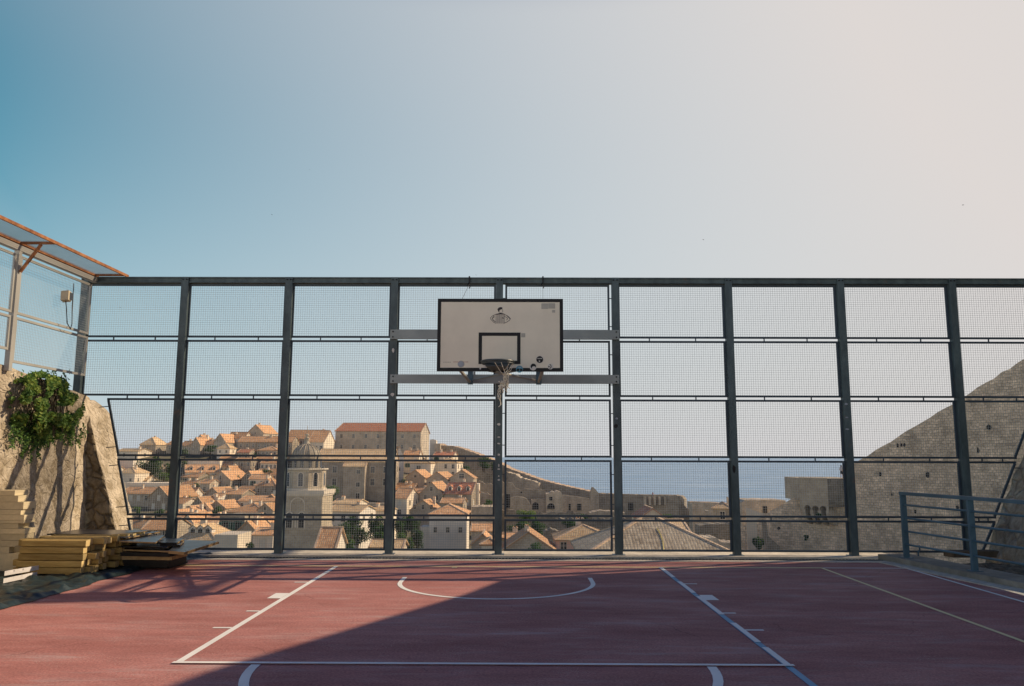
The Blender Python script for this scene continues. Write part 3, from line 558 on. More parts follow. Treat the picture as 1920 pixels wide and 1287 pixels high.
# cross bars bolted to the posts
for y0, y1 in ((636.5, 619), (719.5, 703)):
    xa, xb = at(731.5, y0, FY-.1).x, at(1161, y0, FY-.1).x; za, zb = at(945, y0, FY-.1).z, at(945, y1, FY-.1).z
    m = MB('steel_galv', 'board_black'); m.box(xa, xb, FY-.115, FY-.064, za, zb)
    cbar = hb('cross_bar', m)
    for x in (xa+.05, xb-.05):
        for z in (za+.035, zb-.035): m = MB('board_black'); m.tube([(x, FY-.117, z), (x, FY-.132, z)], .014, 6); hb('bolt', m, cbar)
    yf = FY-.116
    for px in (882, 1010):
        x = at(px, y0, yf).x; m = MB('rail_blue', 'steel_galv')
        m.box(x-.045, x+.045, yf-.03, yf-.001, za-.02, zb+.06); m.box(x+.05, x+.085, yf-.012, yf-.001, za, zb+.05, 1)
        hb('bracket', m)
lz = at(945, 712, FY).z; yf = FY-.14
def strut(a, b, r=.022, mt='steel_pale', name='strut'): m = MB(mt); m.tube([a, b], r, 8); return hb(name, m)
for sg, px, pb in ((-1, 880.5, 862), (1, 1010, 1018)):
    lo_ = at(px, 716, yf); hi_ = at(pb, 696, BY+.06); strut(lo_, hi_+Vector((0, 0, .02)), .026)
    strut(Vector((lo_.x, yf, at(945, 628, FY).z)), Vector((hi_.x, BY+.06, at(945, 628, FY).z-.05)), .026)
strut(at(1004, 713, yf), at(898, 695, BY+.08)+Vector((0, 0, .03)), .02); strut(at(886, 713, yf), at(985, 695, BY+.08)+Vector((0, 0, .03)), .018, 'steel_galv')
# rim
rc = at(933.5, 678.5, BY-.38); RZ = rc.z; RX = rc.x; RR = .228
def torus(mb, c, R_, r, n=40, k=8, mt=0, a0=0., a1=6.2832):
    pts = [Vector((c[0]+R_*math.cos(a0+(a1-a0)*i/n), c[1]+R_*math.sin(a0+(a1-a0)*i/n), c[2])) for i in range(n+1)]; mb.tube(pts, r, k, mt, cap=a1-a0 < 6.2)
m = MB('rim_paint'); torus(m, (RX, BY-.38, RZ), RR, .016); torus(m, (RX, BY-.38, RZ-.026), RR*.985, .010)
for k in range(10):
    a = 6.283*k/10; v = Vector((math.cos(a), math.sin(a), 0)); c = Vector((RX, BY-.38, RZ)); m.tube([c+v*RR, c+v*RR*.985-Vector((0, 0, .03))], .007, 5)
rim = hb('rim', m, smooth=False)
m = MB('rim_paint', 'board_black')
xw = .095
v = [Vector((RX-xw*1.9, BY-.25, RZ-.03)), Vector((RX+xw*1.9, BY-.25, RZ-.03)), Vector((RX+xw, BY-.004, RZ-.02)), Vector((RX-xw, BY-.004, RZ-.02))]; w_ = [Vector((p.x*1.0, p.y, RZ-.05 if i < 2 else RZ-.10)) for i, p in enumerate(v)]
m.face(v); m.face(w_[::-1])
for i in range(4): j = (i+1) % 4; m.face([v[j], v[i], w_[i], w_[j]])
m.box(RX-xw, RX+xw, BY-.02, BY-.006, bz0-.005, RZ+.01, 1); m.tube([(RX-.07, BY-.05, RZ-.1), (RX-.05, BY-.02, bz0)], .02, 6, 1); m.tube([(RX+.07, BY-.05, RZ-.1), (RX+.05, BY-.02, bz0)], .02, 6, 1)
hb('rim_bracket', m, rim)
# torn net: loose cords from the right of the rim into a hanging tangle
m = MB('rope'); r2 = random.Random(3)
kn = at(946, 702, BY-.38)
for a in (-1.75, -1.35, -.75, -.35, .1, .9):
    s = Vector((RX+RR*math.cos(a), BY-.38+RR*math.sin(a), RZ-.03)); e = kn+Vector((r2.uniform(-.03, .05), r2.uniform(-.04, .04), r2.uniform(-.05, .05)))
    m.tube([s, s.lerp(e, .5)+Vector((r2.uniform(-.02, .02), 0, -.02)), e], .0042, 5)
def curl(start, end, amp, n, rad):
    pts = []
    for i in range(n+1):
        t = i/n; p = start.lerp(end, t)+Vector((r2.uniform(-amp, amp), r2.uniform(-amp, amp), r2.uniform(-amp, amp)*.6)); pts.append(p)
    m.tube(pts, rad, 5)
for i in range(13):
    a = kn+Vector((r2.uniform(-.02, .06), r2.uniform(-.05, .05), r2.uniform(-.03, .03))); b = at(r2.uniform(934, 955), r2.uniform(722, 737), BY-.38)
    curl(a, b, .022, 9, .0055)
for i in range(10): a = at(r2.uniform(935, 952), r2.uniform(712, 728), BY-.38); curl(a, a+Vector((r2.uniform(-.06, .06), r2.uniform(-.04, .04), r2.uniform(-.1, .02))), .02, 6, .007)
for i in range(4): curl(at(937+i*.6, 722, BY-.38), at(933.5+i*1.2, 746+i*2, BY-.38), .014, 10, .006)
m.tube([at(936, 744, BY-.38), at(938.5, 755, BY-.38), at(938.8, 759, BY-.38), at(936, 762.5, BY-.38), at(934.5, 763, BY-.38)], .006, 5)
hb('net', m, rim)
# cords from the top beam to the board
m = MB('cable_black'); m.tube([at(880, 533, FY-.08), at(866, 562, BY+.1)], .0035, 4); m.tube([at(1018, 535, FY-.08), at(1018, 562, BY+.1)], .0025, 4); hb('guy_cord', m)
# ------------------------------------------------------------------ left wall, side fence, canopy
WX = -7.2
def wallp(px, py, X=WX): d = ray(px, py); return CAM + d*((X-CAM.x)/d.x)
def grid(mb, f, nu, nv, mi=0, flip=False):
    g = [[Vector(f(i/nu, j/nv)) for j in range(nv+1)] for i in range(nu+1)]
    for i in range(nu):
        for j in range(nv):
            q = [g[i][j], g[i+1][j], g[i+1][j+1], g[i][j+1]]; mb.face(q[::-1] if flip else q, mi)
from mathutils import noise as NZ
def nz(p, s=1., k=0): return NZ.noise(Vector(p)*s+Vector((k*7.1, k*3.3, k)))
ltop = lambda y: lerp_tab([(-12, 3.35), (-3, 3.12), (-1.0, 2.96), (1.2, 2.70), (1.5, 2.66)], y)+.03*nz((0, y, 0), 3)
lw = thing('plaster_wall', 'old rough plastered stone wall in sun along the left side, hung with a green plant', 'wall', (WX, 0, 0))
m = MB('plaster_wall', 'rubble')
def lf(u, v):
    y = -9+10.42*u; z = ltop(y)*v; k = .03*nz((0, y, z), .8)+.018*nz((0, y, z), 2.6, 2)+.018*nz((0, y, z), 9, 3); return (WX+.03+.10*(1-v)+k*(1 if v < 1 else .3), y, z-.02)
grid(m, lf, 200, 60)
grid(m, lambda u, v: (WX+.03-1.3*v, -9+10.42*u, ltop(-9+10.42*u)-.02+.02*nz((v, u*9, 0), 2)), 60, 3)
m.build('wall_face', lw, (WX, 0, 0), smooth=True)
m = MB('rubble', 'plaster_wall')
YB = 1.42
pt_, pb_ = at(166, 776, YB), at(216, 988, YB); qt = at(150, 742, YB)
def bx(z): return pb_.x+(pt_.x-pb_.x)*(z-pb_.z)/(pt_.z-pb_.z) if z < pt_.z else pt_.x-(z-pt_.z)*.9
ztop = at(170, 747, YB).z
def bf(u, v): z = -.6+(ztop+.6)*v; xl = WX-.9; x = xl+(bx(z)-xl)*u; return (x, YB+.05*nz((x, 0, z), 2.2)+.045*nz((x, 0, z), 5.5, 1)*(1 if u < 1 else .2), z)
grid(m, bf, 20, 40, 0)
qa_, qb_ = at(205, 772, YB+.55), at(250, 990, YB+.55)
def bx2(z): return qb_.x+(qa_.x-qb_.x)*(z-qb_.z)/(qa_.z-qb_.z)-(.25*max(0, z-qa_.z)/(ztop-qa_.z) if z > qa_.z else 0)
def bs(u, v): z = -.6+(ztop+.6)*v; y = YB+.55*u; k = .05*nz((0, y, z), 1.2, 5)+.05*nz((0, y, z), 5, 6)+.03*nz((0, y, z), 12, 7); return (bx(z)+(bx2(z)-bx(z))*u**.8+(k*.6 if u > 0 else 0), y+(.05*nz((bx(z), 0, z), 2.2)+.009*nz((bx(z), 0, z), 5.5, 1) if u == 0 else 0), z)
grid(m, bs, 14, 40, 1)
grid(m, lambda u, v: (WX-.9+(bx(ztop)+(bx2(ztop)-bx(ztop))*v-WX+.9)*u, YB+.55*v, ztop-.02*v+.03*nz((u, v, 0), 4)), 6, 5, 1)
m.build('buttress', lw, (WX, 0, 0), smooth=True)
SFX = -7.12
sf = thing('side_fence', 'pale sunlit wire mesh fence standing on top of the left wall', 'fence', (SFX, FY, 2.7))
so = sf.location.copy(); zs = ZT1-.02; zmid = at(150, 632, FY).z
sb = lambda name, mb, parent=None, **k: mb.build(name, parent or sf, so, **k)
ysp = [FY-.10, at(30, 480, 0).y, 0]; ysp = [FY-.08, wallp(27, 560, SFX).y]; ysp += [ysp[1]-(ysp[0]-ysp[1])*k for k in (1, 2, 3)]
m = MB('steel_pale'); m.box(SFX-.04, SFX+.04, -8, FY-.02, zs-.085, zs); sb('top_rail', m)
for y in ysp[1:]: m = MB('steel_pale'); m.box(SFX-.04, SFX+.035, y-.038, y+.038, ltop(y)-.1, zs-.086); sb('post', m)
for y0, y1 in zip(ysp[1:], ysp[:-1]):
    for za, zb in ((zmid+.02, zs-.14), (max(ltop(y0), ltop(y1))+.03, zmid-.02)):
        m = MB('steel_pale'); a0, a1 = y0+.06, y1-.06
        m.box(SFX-.015, SFX+.015, a0, a1, zb-.035, zb); m.box(SFX-.015, SFX+.015, a0, a1, za, za+.035); m.box(SFX-.015, SFX+.015, a0, a0+.035, za+.036, zb-.036); m.box(SFX-.015, SFX+.015, a1-.035, a1, za+.036, zb-.036)
        pf = sb('mesh_panel', m); m = MB('wire'); n = int((zb-za)/.0395)
        for k in range(1, n): z = za+k*(zb-za)/n; m.bar((SFX, a0, z), (SFX, a1, z), .0026, .0026)
        n = int((a1-a0)/.0395)
        for k in range(1, n): y = a0+k*(a1-a0)/n; m.bar((SFX+.004, y, za), (SFX+.004, y, zb), .0026, .0026)
        sb('wire_mesh', m, pf)
# overhanging mesh canopy with rusty edges
CX = at(240, 520, FY).x; zc = zs+.02
cn = thing('mesh_canopy', 'horizontal wire mesh overhang with rusty orange edge above the left side fence', 'canopy', (SFX, FY, zc)); cb_ = lambda name, mb, parent=None: mb.build(name, parent or cn, (SFX, FY, zc))
m = MB('rust'); m.box(CX-.026, CX+.0, -8, FY+.03, zc, zc+.045); cb_('edge_rail', m)
m = MB('rust'); m.box(SFX-.03, SFX+.03, -8, FY+.03, zc, zc+.045); cb_('inner_rail', m)
for i, y in enumerate(ysp):
    m = MB('rust'); m.box(SFX+.031, CX-.036, y-.02, y+.02, zc+.002, zc+.042); arm = cb_('arm', m)
    if i: m = MB('rust'); m.bar((SFX+.05, y, zc-.42), (SFX+.05+.5*(CX-SFX), y, zc), .035, .035); cb_('brace', m, arm)
m = MB('mesh_blue')
n = int((CX-SFX)/.036)
for k in range(1, n): x = SFX+k*(CX-SFX)/n; m.bar((x, -8, zc+.03), (x, FY, zc+.03), .0042, .0042)
for k in range(int(9.2/.036)): y = -8+k*.036; m.bar((SFX, y, zc+.036), (CX, y, zc+.036), .0042, .0042)
cb_('wire_mesh', m)
# floodlight fixed to the side fence
c = wallp(124, 556, SFX+.12)
fl = thing('floodlight', 'small rusty floodlight with a dangling cable behind the left side fence', 'floodlight', c)
m = MB('lamp_body', 'glass_dark'); m.obox(c, Vector((.05, .02, .01)), Vector((-.03, .10, 0)), Vector((0, 0, .075)), 0); m.obox(c+Vector((.052, .02, .008)), Vector((.004, 0, 0)), Vector((0, .085, 0)), Vector((0, 0, .06)), 1); m.build('lamp_head', fl, c)
m = MB('lamp_body'); m.bar(c+Vector((-.02, 0, .02)), c+Vector((-.1, .12, .05)), .04, .04); m.box(c.x-.11, c.x-.05, c.y+.10, c.y+.18, c.z-.03, c.z+.1); m.build('bracket', fl, c)
m = MB('cable_black'); m.tube([c+Vector((0, 0, -.07)), c+Vector((0, .04, -.2)), c+Vector((0, .09, -.42)), c+Vector((0, .2, -.5)), c+Vector((-.05, .32, -.4)), c+Vector((-.1, .38, -.1)), c+Vector((-.12, .40, .3))], .008, 5); m.build('cable', fl, c)
# hanging plant
hp = thing('hanging_plant', 'bushy green climbing plant hanging over the top of the left wall', 'plant', wallp(95, 705))
HPO = hp.location.copy(); m = MB('leaf_dark', 'leaf_mid', 'leaf_light', 'leaf_yellow'); r3 = random.Random(11)
def leaf(mb, p, s, r, mi, down=0.):
    n = Vector((r.gauss(.6, .6), r.gauss(-.4, .6), r.gauss(.35, .6))).normalized(); t = n.cross(Vector((r.gauss(0, 1), r.gauss(0, 1), r.gauss(0, 1)-down)))
    if t.length < 1e-3: return
    t.normalize(); b = n.cross(t); w = s*r.uniform(.42, .6); f = n*s*.12
    mb.face([p-t*s*.5, p+b*w*.5+f, p+t*s*.5, p-b*w*.5+f], mi)
prof = [(16, 735, 800), (30, 712, 812), (48, 704, 818), (66, 700, 832), (85, 702, 828), (105, 708, 830), (122, 716, 826), (138, 728, 812), (150, 742, 800), (160, 765, 790)]
k = 0
while k < 5200:
    px = r3.triangular(16, 160, 90); lo_ = lerp_tab([(a, b) for a, b, c in prof], px); hi_ = lerp_tab([(a, c) for a, b, c in prof], px)
    t = r3.random()**.9; py = lo_+(hi_-lo_)*t
    if NZ.noise(Vector((px*.045, py*.05, 3.))) < -.08+.15*r3.random(): continue
    bulge = .40*math.sin(math.pi*min(1, .15+.8*t))*math.sin(math.pi*max(.05, min(.95, (px-10)/158)))
    dep = r3.random()**.5; p = wallp(px, py, WX+.05+bulge*dep); 
    if px > 128: p = p+Vector((0, 0, 0))
    lit = dep+.5*NZ.noise(Vector((px*.09, py*.09, 9.)))+r3.uniform(-.25, .25)  # outer leaves toned lighter, inner darker: light and shade in the colour
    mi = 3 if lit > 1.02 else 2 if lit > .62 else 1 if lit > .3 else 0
    leaf(m, p+Vector((0, 0, r3.uniform(0, .03))), r3.uniform(.05, .095), r3, mi, 1.); k += 1
for j in range(60):
    px = r3.uniform(22, 158); y0 = r3.uniform(770, 815); ln = r3.uniform(12, 62)
    for i in range(int(ln*.9)):
        py = y0+ln*i/(ln*.9); leaf(m, wallp(px+r3.uniform(-3, 3)+5*math.sin(py*.1+j), py, WX+.10+r3.uniform(0, .07)), r3.uniform(.035, .065), r3, r3.choice((0, 1, 2, 2)), 1.)
for j in range(60):
    px = r3.uniform(40, 130); leaf(m, wallp(px, r3.uniform(698, 715)-r3.random()**3*9, WX+r3.uniform(-.15, .2)), r3.uniform(.05, .09), r3, r3.choice((1, 1, 2)), 0)
m.build('foliage', hp, HPO)
m = MB('bark')
for j in range(16):
    px = r3.uniform(50, 130); x0 = px; pts = []
    for i in range(7): py = 704+i*r3.uniform(14, 20); x0 += r3.uniform(-6, 6); pts.append(wallp(x0, py, WX+.06+.10*math.sin(i*.6)))
    m.tube(pts, .007, 5)
m.build('stem', hp, HPO)
# ------------------------------------------------------------------ tarpaulin, timber, panels
edge = [(-60, 1160), (14, 1141), (55, 1130), (92, 1119), (130, 1108), (160, 1101), (185, 1090), (215, 1083), (240, 1078), (262, 1070), (300, 1060), (345, 1052), (405, 1043)]
ep = [gnd(a, b) for a, b in edge]
def tf(u, v):
    s = u*(len(ep)-1); i = min(int(s), len(ep)-2); e = ep[i].lerp(ep[i+1], s-i); x = e.x+(WX+.12-e.x)*v
    wr = .05*nz((x*1.1, e.y*2.8, 0), 2.2)+.06*abs(nz((x*2.2+e.y*.8, e.y*1.6, 1), 2.0))+.012*nz((x, e.y, 0), 11)
    ed = sstep(0, .05, v); return (x+.03*nz((e.y*3, 0, 0), 2)*(1-v), e.y, .008+(.02+max(-.015, wr))*ed)
m = MB('tarp'); grid(m, tf, 220, 70, flip=True); t = m.build('tarpaulin', smooth=True); tag(t, 'crumpled dark green tarpaulin spread on the red court under the timber', 'tarpaulin')
TF = gnd(155, 1077, .06); tx, ty0 = TF.x, TF.y; bh, bd = .082, .10; r4 = random.Random(5)
names = ['bottom', 'second', 'third', 'fourth', 'top']
for lay in range(5):
    for k in range(13):
        if lay == 4 and k in (12,): continue
        x1 = tx-.03+r4.uniform(-.13, .07)+(.05 if lay in (2, 4) else 0)+k*.012; x0 = x1-r4.uniform(.86, .93)-k*.01
        if k == 0 and lay == 1: x1 += .02
        y0 = ty0+k*(bd+.011)+r4.uniform(-.004, .006); z0 = .06+lay*(bh+.008)
        m = MB('wood_grey' if r4.random() < .12 else 'wood_yellow', 'wood_end_lit'); e = .008
        # softened arrises
        a = [(y0+e, z0), (y0+bd-e, z0), (y0+bd, z0+e), (y0+bd, z0+bh-e), (y0+bd-e, z0+bh), (y0+e, z0+bh), (y0, z0+bh-e), (y0, z0+e)]
        for i in range(8): (ya, za), (yb2, zb2) = a[i], a[(i+1) % 8]; m.face([(x0, ya, za), (x0, yb2, zb2), (x1, yb2, zb2), (x1, ya, za)][::-1])
        m.face([(x1, *q) for q in a], 1); m.face([(x0, *q) for q in a][::-1])
        tb_o = m.build('timber_beam', origin=(x1, y0, z0)); tb_o.rotation_euler.z = r4.uniform(-.012, .012)
        tag(tb_o, 'square yellow timber beam in the %s layer of the stack on the tarpaulin' % names[lay], 'timber beam', 'yellow beams in the %s layer of the stack' % names[lay])
# bearers under the stack
for k in range(2): m = MB('wood_yellow'); x = tx-.2-.55*k; m.box(x-.04, x+.04, ty0, ty0+1.45, .022, .058); tag(m.build('timber_bearer', origin=(x, ty0, .02)), ['short timber bearer under the right end of the beam stack', 'short timber bearer under the left half of the beam stack'][k], 'timber')
r5 = random.Random(8); zp = .02; pys = [(1046, 60), (1034, 30), (1022, 56), (1010, 57), (1000, 58), (990, 46), (984, 57), (974, 58), (964, 52), (950, 56), (938, 46), (928, 40)]
yq = gnd(50, 1075, 0).y+.05; yq = -1.05
od = ['lowest', 'second', 'third', 'fourth', 'fifth', 'sixth', 'seventh', 'eighth', 'ninth', 'tenth', 'eleventh', 'topmost']
for k, (py, pxr) in enumerate(pys):
    z1 = at(40, py-8, yq).z; x1 = at(pxr, py, yq).x; m = MB('wood_pale'); m.box(-7.06, x1-.10, yq+r5.uniform(0, .03), yq+.28+r5.uniform(-.05, .05), zp+.003, z1)
    tag(m.build('pale_plank', origin=(-6.9, yq, zp)), 'pale plank, %s of the twelve piled against the left wall' % od[k], 'plank', 'pale planks piled against the left wall'); zp = z1
SH = [(.265, .05, [(226, 1036), (318, 1038), (354, 1029), (262, 1024)], 'lowest dark board pile sheet, thick and black edged'), (.21, .05, [(228, 1043), (322, 1044), (352, 1036), (262, 1032)], None), (.155, .05, [(230, 1049), (318, 1051), (350, 1042), (262, 1038)], None), (.10, .05, [(228, 1055), (312, 1057), (350, 1047), (262, 1044)], None), (.045, .035, [(232, 1061), (318, 1061), (352, 1052), (262, 1050)], None),
 (.30, .022, [(226, 1030), (322, 1033.5), (345, 1021), (240, 1020)], None), (.345, .022, [(228, 1024), (313, 1026.5), (332, 1017), (240, 1016)], None), (.395, .02, [(228, 1016.5), (331, 1018), (346, 1010), (270, 1009)], None), (.44, .018, [(224, 1014.5), (292, 1017), (309, 1004), (262, 1004)], None),
 (.37, .02, [(300, 1021), (337, 1022), (346, 1013), (310, 1012)], None), (.475, .02, [(128, 1004.5), (236, 1008), (300, 997), (150, 996)], None), (.505, .02, [(88, 1001), (208, 1002.5), (283, 995), (150, 992.5)], None), (.325, .028, [(316, 1034.5), (346, 1037), (411, 1016.5), (345, 1013.5)], None)]
SL = ['dark plywood sheet fourth from the bottom of the sheet pile, half hidden', 'dark plywood sheet in the fifth place, black edge', 'a', 'b', 'c']
lab = ['thick black sheet, uppermost of the five squared ones at the foot of the panel pile', 'thick black sheet, second of the five squared ones under the panel pile', 'thick black sheet, middle of the five squared ones under the panel pile', 'thick black sheet, fourth of the five squared ones under the panel pile', 'lowest sheet of the panel pile, lying on the tarpaulin',
 'brown edged plywood sheet with a pale strip on its front edge, low in the pile', 'dark plywood sheet in the middle of the panel pile, thin pale edge', 'long dark plywood sheet just below the bluish sheet with a pale right edge', 'bluish plywood sheet tilted over with a bright pale right edge', 'short plywood offcut at the right of the pile behind the jutting sheet', 'grey plywood sheet directly under the top sheet of the panel pile', 'grey topmost sheet of the panel pile, in front of the rock wall', 'blue grey ribbed sheet jutting out to the right of the panel pile']
for (z, th, cs, _), lb in zip(SH, lab):
    c = [gnd(px, py, z) for px, py in cs]; m = MB('ply_face', 'ply_edge', 'ply_dark'); lo4 = [p-Vector((0, 0, th)) for p in c]
    if lb.startswith('blue grey ribbed'):
        n = 9
        for k in range(n):
            a, b = c[0].lerp(c[3], k/n), c[1].lerp(c[2], k/n); d_, e_ = c[0].lerp(c[3], (k+.82)/n), c[1].lerp(c[2], (k+.82)/n); u = Vector((0, 0, .012))
            m.face([a+u, b+u, e_+u, d_+u], 0); m.face([a, b, b+u, a+u], 1); m.face([b-Vector((0, 0, .02)), e_-Vector((0, 0, .02)), e_+u, b+u], 1)
    m.face(c, 0); m.face(lo4[::-1], 1)
    for i in range(4): j = (i+1) % 4; m.face([lo4[i], lo4[j], c[j], c[i]], 2 if ((th > .034 and 'second' not in lb) or (th <= .034 and i == 0 and not lb.startswith('b'))) else 1)
    tag(m.build('plywood_sheet', origin=c[0]), lb, 'plywood sheet', 'sheets of the panel pile')
for k, (pa, pb) in enumerate((((8, 1080), (61, 1071)), ((6, 1094), (58, 1083)))):
    z = .10-.07*k; a, b = gnd(*pa, z+.02), gnd(*pb, z+.02); d = (b-a); u = Vector((0, 0, .058)); bk = Vector((.01, .12, 0)); m = MB('foam')
    segs = [(0, .2, 1), (.2, .34, .55), (.34, .52, 1), (.52, .66, .5), (.66, 1, 1)]
    for s0, s1, h in segs: m.obox(a+d*((s0+s1)/2)+u*(h/2)+bk/2, d*((s1-s0)/2-.001), bk/2, u*h/2)
    tag(m.build('foam_strip', origin=a), ['notched white foam strip lying on top of another at the left of the beams', 'notched white foam strip lying directly on the tarpaulin at the far left'][k], 'foam strip', 'white foam strips by the beams')
# ------------------------------------------------------------------ right side: railing, rock wall, plank
rl = thing('railing', 'blue grey steel railing with four horizontal bars on the ledge at the right', 'railing', A); RB = lambda n, mb: mb.build(n, rl, A)
step = (B-A).length; H = at(1698, 922.5, A.y).z-A.z; dn = (B-A).normalized()
m = MB('rail_blue'); m.bar(A-dn*.04+Vector((0, 0, H-.025)), A+dn*step*6+Vector((0, 0, H-.025)), .085, .05); RB('handrail', m)
for k in range(7):
    p = A+dn*step*k; m = MB('rail_blue'); m.obox(p+Vector((0, 0, (H-.051)/2+.004)), dn*.02, Vector((.04, 0, 0)), Vector((0, 0, (H-.055)/2))); m.obox(p+Vector((0, 0, .006)), dn*.07, Vector((.07, 0, 0)), Vector((0, 0, .005))); RB('post', m)
for k in range(4): z = Vector((0, 0, H*(.2+.2*k))); m = MB('rail_blue'); m.tube([A+z+dn*.022, A+dn*step*6+z], .0165, 8); RB('bar', m)
m = MB('rail_blue'); q = gnd(1722, 1043, .09); m.tube([q, q+Vector((.0, 0, .06)), q+Vector((.03, 0, .1)), q+Vector((.02, 0, .17))], .014, 6); RB('hook', m)
rw = thing('rock_wall', 'rough leaning stone wall at the right edge behind the railing, in shade', 'wall', (8, FY, -1)); m = MB('rock_pale')
sl = (slantR(1.5)-slantR(.2))/1.3
def rf(u, v):
    y = FY+.12-16*u; z = -1.5+3.5*v; k = .10*nz((0, y, z), 1.1, 4)+.06*nz((0, y, z), 3, 8)+.02*nz((0, y, z), 8, 9); return (slantR(.2)+(z-.2)*sl+.12-k, y, z)
grid(m, rf, 110, 40); grid(m, lambda u, v: (rf(0, v)[0]+2*u, FY+.12, rf(0, v)[2]), 2, 40, flip=True); grid(m, lambda u, v: (rf(v, 1)[0]+2*u, FY+.12-16*v, 2.0), 2, 60)
m.build('wall_face', rw, (8, FY, -1), smooth=True)
m = MB('rubble')
bxs = gnd(1770, 1060, .02)
def kf(u, v): x = bxs.x+.02+1.5*u; y = -2.2+3.1*v; return (x+.05*nz((x, y, 3), 3), y, -.02+.05*nz((x, y, 0), 2.5)+.03*nz((x, y, 0), 7)-(.25 if v > .97 else 0))
grid(m, kf, 16, 30); grid(m, lambda u, v: (kf(0, v)[0], kf(0, v)[1], kf(0, v)[2]-.5*(1-u)), 1, 30); tag(m.build('rock_slab', origin=bxs, smooth=True), 'low rough stone slab between the railing and the rock wall', 'rock')
m = MB('bark'); a = gnd(1782, 1037, .1); m.obox(a+Vector((.35, 0, -.01)), Vector((.4, .03, 0)), Vector((-.02, .12, 0)), Vector((0, 0, .05))); tag(m.build('old_plank', origin=a), 'dark weathered plank lying on the kerb behind the railing', 'plank')
# stone building right of the court, outside the picture: throws the big shadow over the court
def trace(g, X): t = (X-g.x)/SUN.x; return g+SUN*t
XB = 10.6
e1 = trace(gnd(942, 1087), XB); e2 = trace(gnd(870, 1115), XB); e3 = trace(gnd(375, 1263), XB)
sl2 = (e3.z-e2.z)/(e3.y-e2.y); e4 = Vector((XB, e3.y-5, e3.z-5*sl2*.55)); pr = [e1, e2, e3, e4, Vector((XB, -24, e4.z+.5))]
m = MB('stone_fort'); th = Vector((SUN.x, SUN.y, 0)).normalized()*4
for a, b in zip(pr, pr[1:]):
    az, bz_ = Vector((a.x, a.y, -8)), Vector((b.x, b.y, -8)); m.face([a, b, bz_, az]); m.face([a+th, a, az, az+th] if a is e1 else [a+th, a, a, a+th][:3]); m.face([a, a+th, b+th, b]); m.face([b+th, a+th, az+th, bz_+th])
hb2 = thing('stone_building', 'high bare stone wall of a building rising right of the court beyond the rock wall', 'building', (XB, 0, -8)); m.build('wall', hb2, (XB, 0, -8))
XM = 17  # unseen mast added to cast the bar shadows across the court
ms = thing('shadow_mast', 'unseen steel mast with a ladder-like arm, added to cast shadows on the court', 'mast', (XM, 10, -8)); m = MB('steel_green')
Aa, Ab, Ba, Bb = [trace(gnd(*q), XM) for q in ((150, 1119), (307, 1066), (345, 1122), (480, 1062))]
Aa2, Ba2 = Ab+(Ab-Aa)*.8, Bb+(Bb-Ba)*.8
m.bar(Aa, Aa2, .13, .13); m.bar(Ba, Ba2, .13, .13); m.bar(trace(gnd(322, 1070), XM), trace(gnd(357, 1113), XM), .12, .12)
w0, w1 = trace(gnd(412, 1123), XM), trace(gnd(12, 1128), XM); m.face([w0, w1+Vector((0, .22, 0)), w1-Vector((0, .22, 0))]); m.build('arm', ms, (XM, 10, -8))
m = MB('steel_green'); m.box(XM-.15, XM+.15, Aa2.y-.15, Aa2.y+.15, -16, Aa2.z+1); m.build('pole', ms, (XM, 10, -8))
# ------------------------------------------------------------------ the town
YBT = [(848, 343), (860, 334), (880, 317), (900, 300), (920, 283), (940, 266), (965, 246), (1000, 212), (1030, 175)]
def window(name, par, x, z, w, h, face='f', W_=0, style=0, arch=False):
    """a window standing a little proud of the wall; face f = front (y 0), r = right side (x = W_/2, x is then the depth)"""
    m = MB(['trim', 'trim', 'shutter_green', 'trim'][style], 'glass_dark' if style != 3 else 'shutter_white', 'shutter_green')
    P = (lambda a, d, c: (a, -d, c)) if face == 'f' else (lambda a, d, c: (W_/2+d, a, c))
    def bx(a0, a1, c0, c1, d0, d1, mi):
        pts = [P(a, d, c) for d in (d0, d1) for a, c in ((a0, c0), (a1, c0), (a1, c1), (a0, c1))]
        for q in ((4, 5, 6, 7), (0, 1, 5, 4), (1, 2, 6, 5), (2, 3, 7, 6), (3, 0, 4, 7)): m.face([pts[i] for i in q], mi)
    f = .13*w if w > .7 else .1
    bx(x-w/2-f, x-w/2, z-h/2, z+h/2, -.05, .07, 0); bx(x+w/2, x+w/2+f, z-h/2, z+h/2, -.05, .07, 0); bx(x-w/2-f*1.4, x+w/2+f*1.4, z-h/2-f, z-h/2, -.05, .12, 0); bx(x-w/2-f, x+w/2+f, z+h/2, z+h/2+f, -.05, .09, 0)
    bx(x-w/2, x+w/2, z-h/2, z+h/2, -.05, .012, 1)
    if w > .5: bx(x-.03, x+.03, z-h/2, z+h/2, .012, .03, 0); bx(x-w/2, x-.031, z+.1*h, z+.1*h+.05, .012, .03, 0); bx(x+.031, x+w/2, z+.1*h, z+.1*h+.05, .012, .03, 0)
    if style == 2:
        bx(x-w*1.0-f, x-w/2-f, z-h/2, z+h/2, -.01, .05, 2); bx(x+w/2+f, x+w*1.0+f, z-h/2, z+h/2, -.01, .05, 2)
    if arch:
        n = 8; pts = [P(x+(w/2+f)*math.cos(math.pi*k/n), .06, z+h/2+f+(w/2+f)*math.sin(math.pi*k/n)) for k in range(n+1)]; m.face(pts, 0)
        pts = [P(x+w/2*math.cos(math.pi*k/n), .075, z+h/2+f*.3+w/2*math.sin(math.pi*k/n)) for k in range(n+1)]; m.face(pts, 1)
    return m.build(name, par)
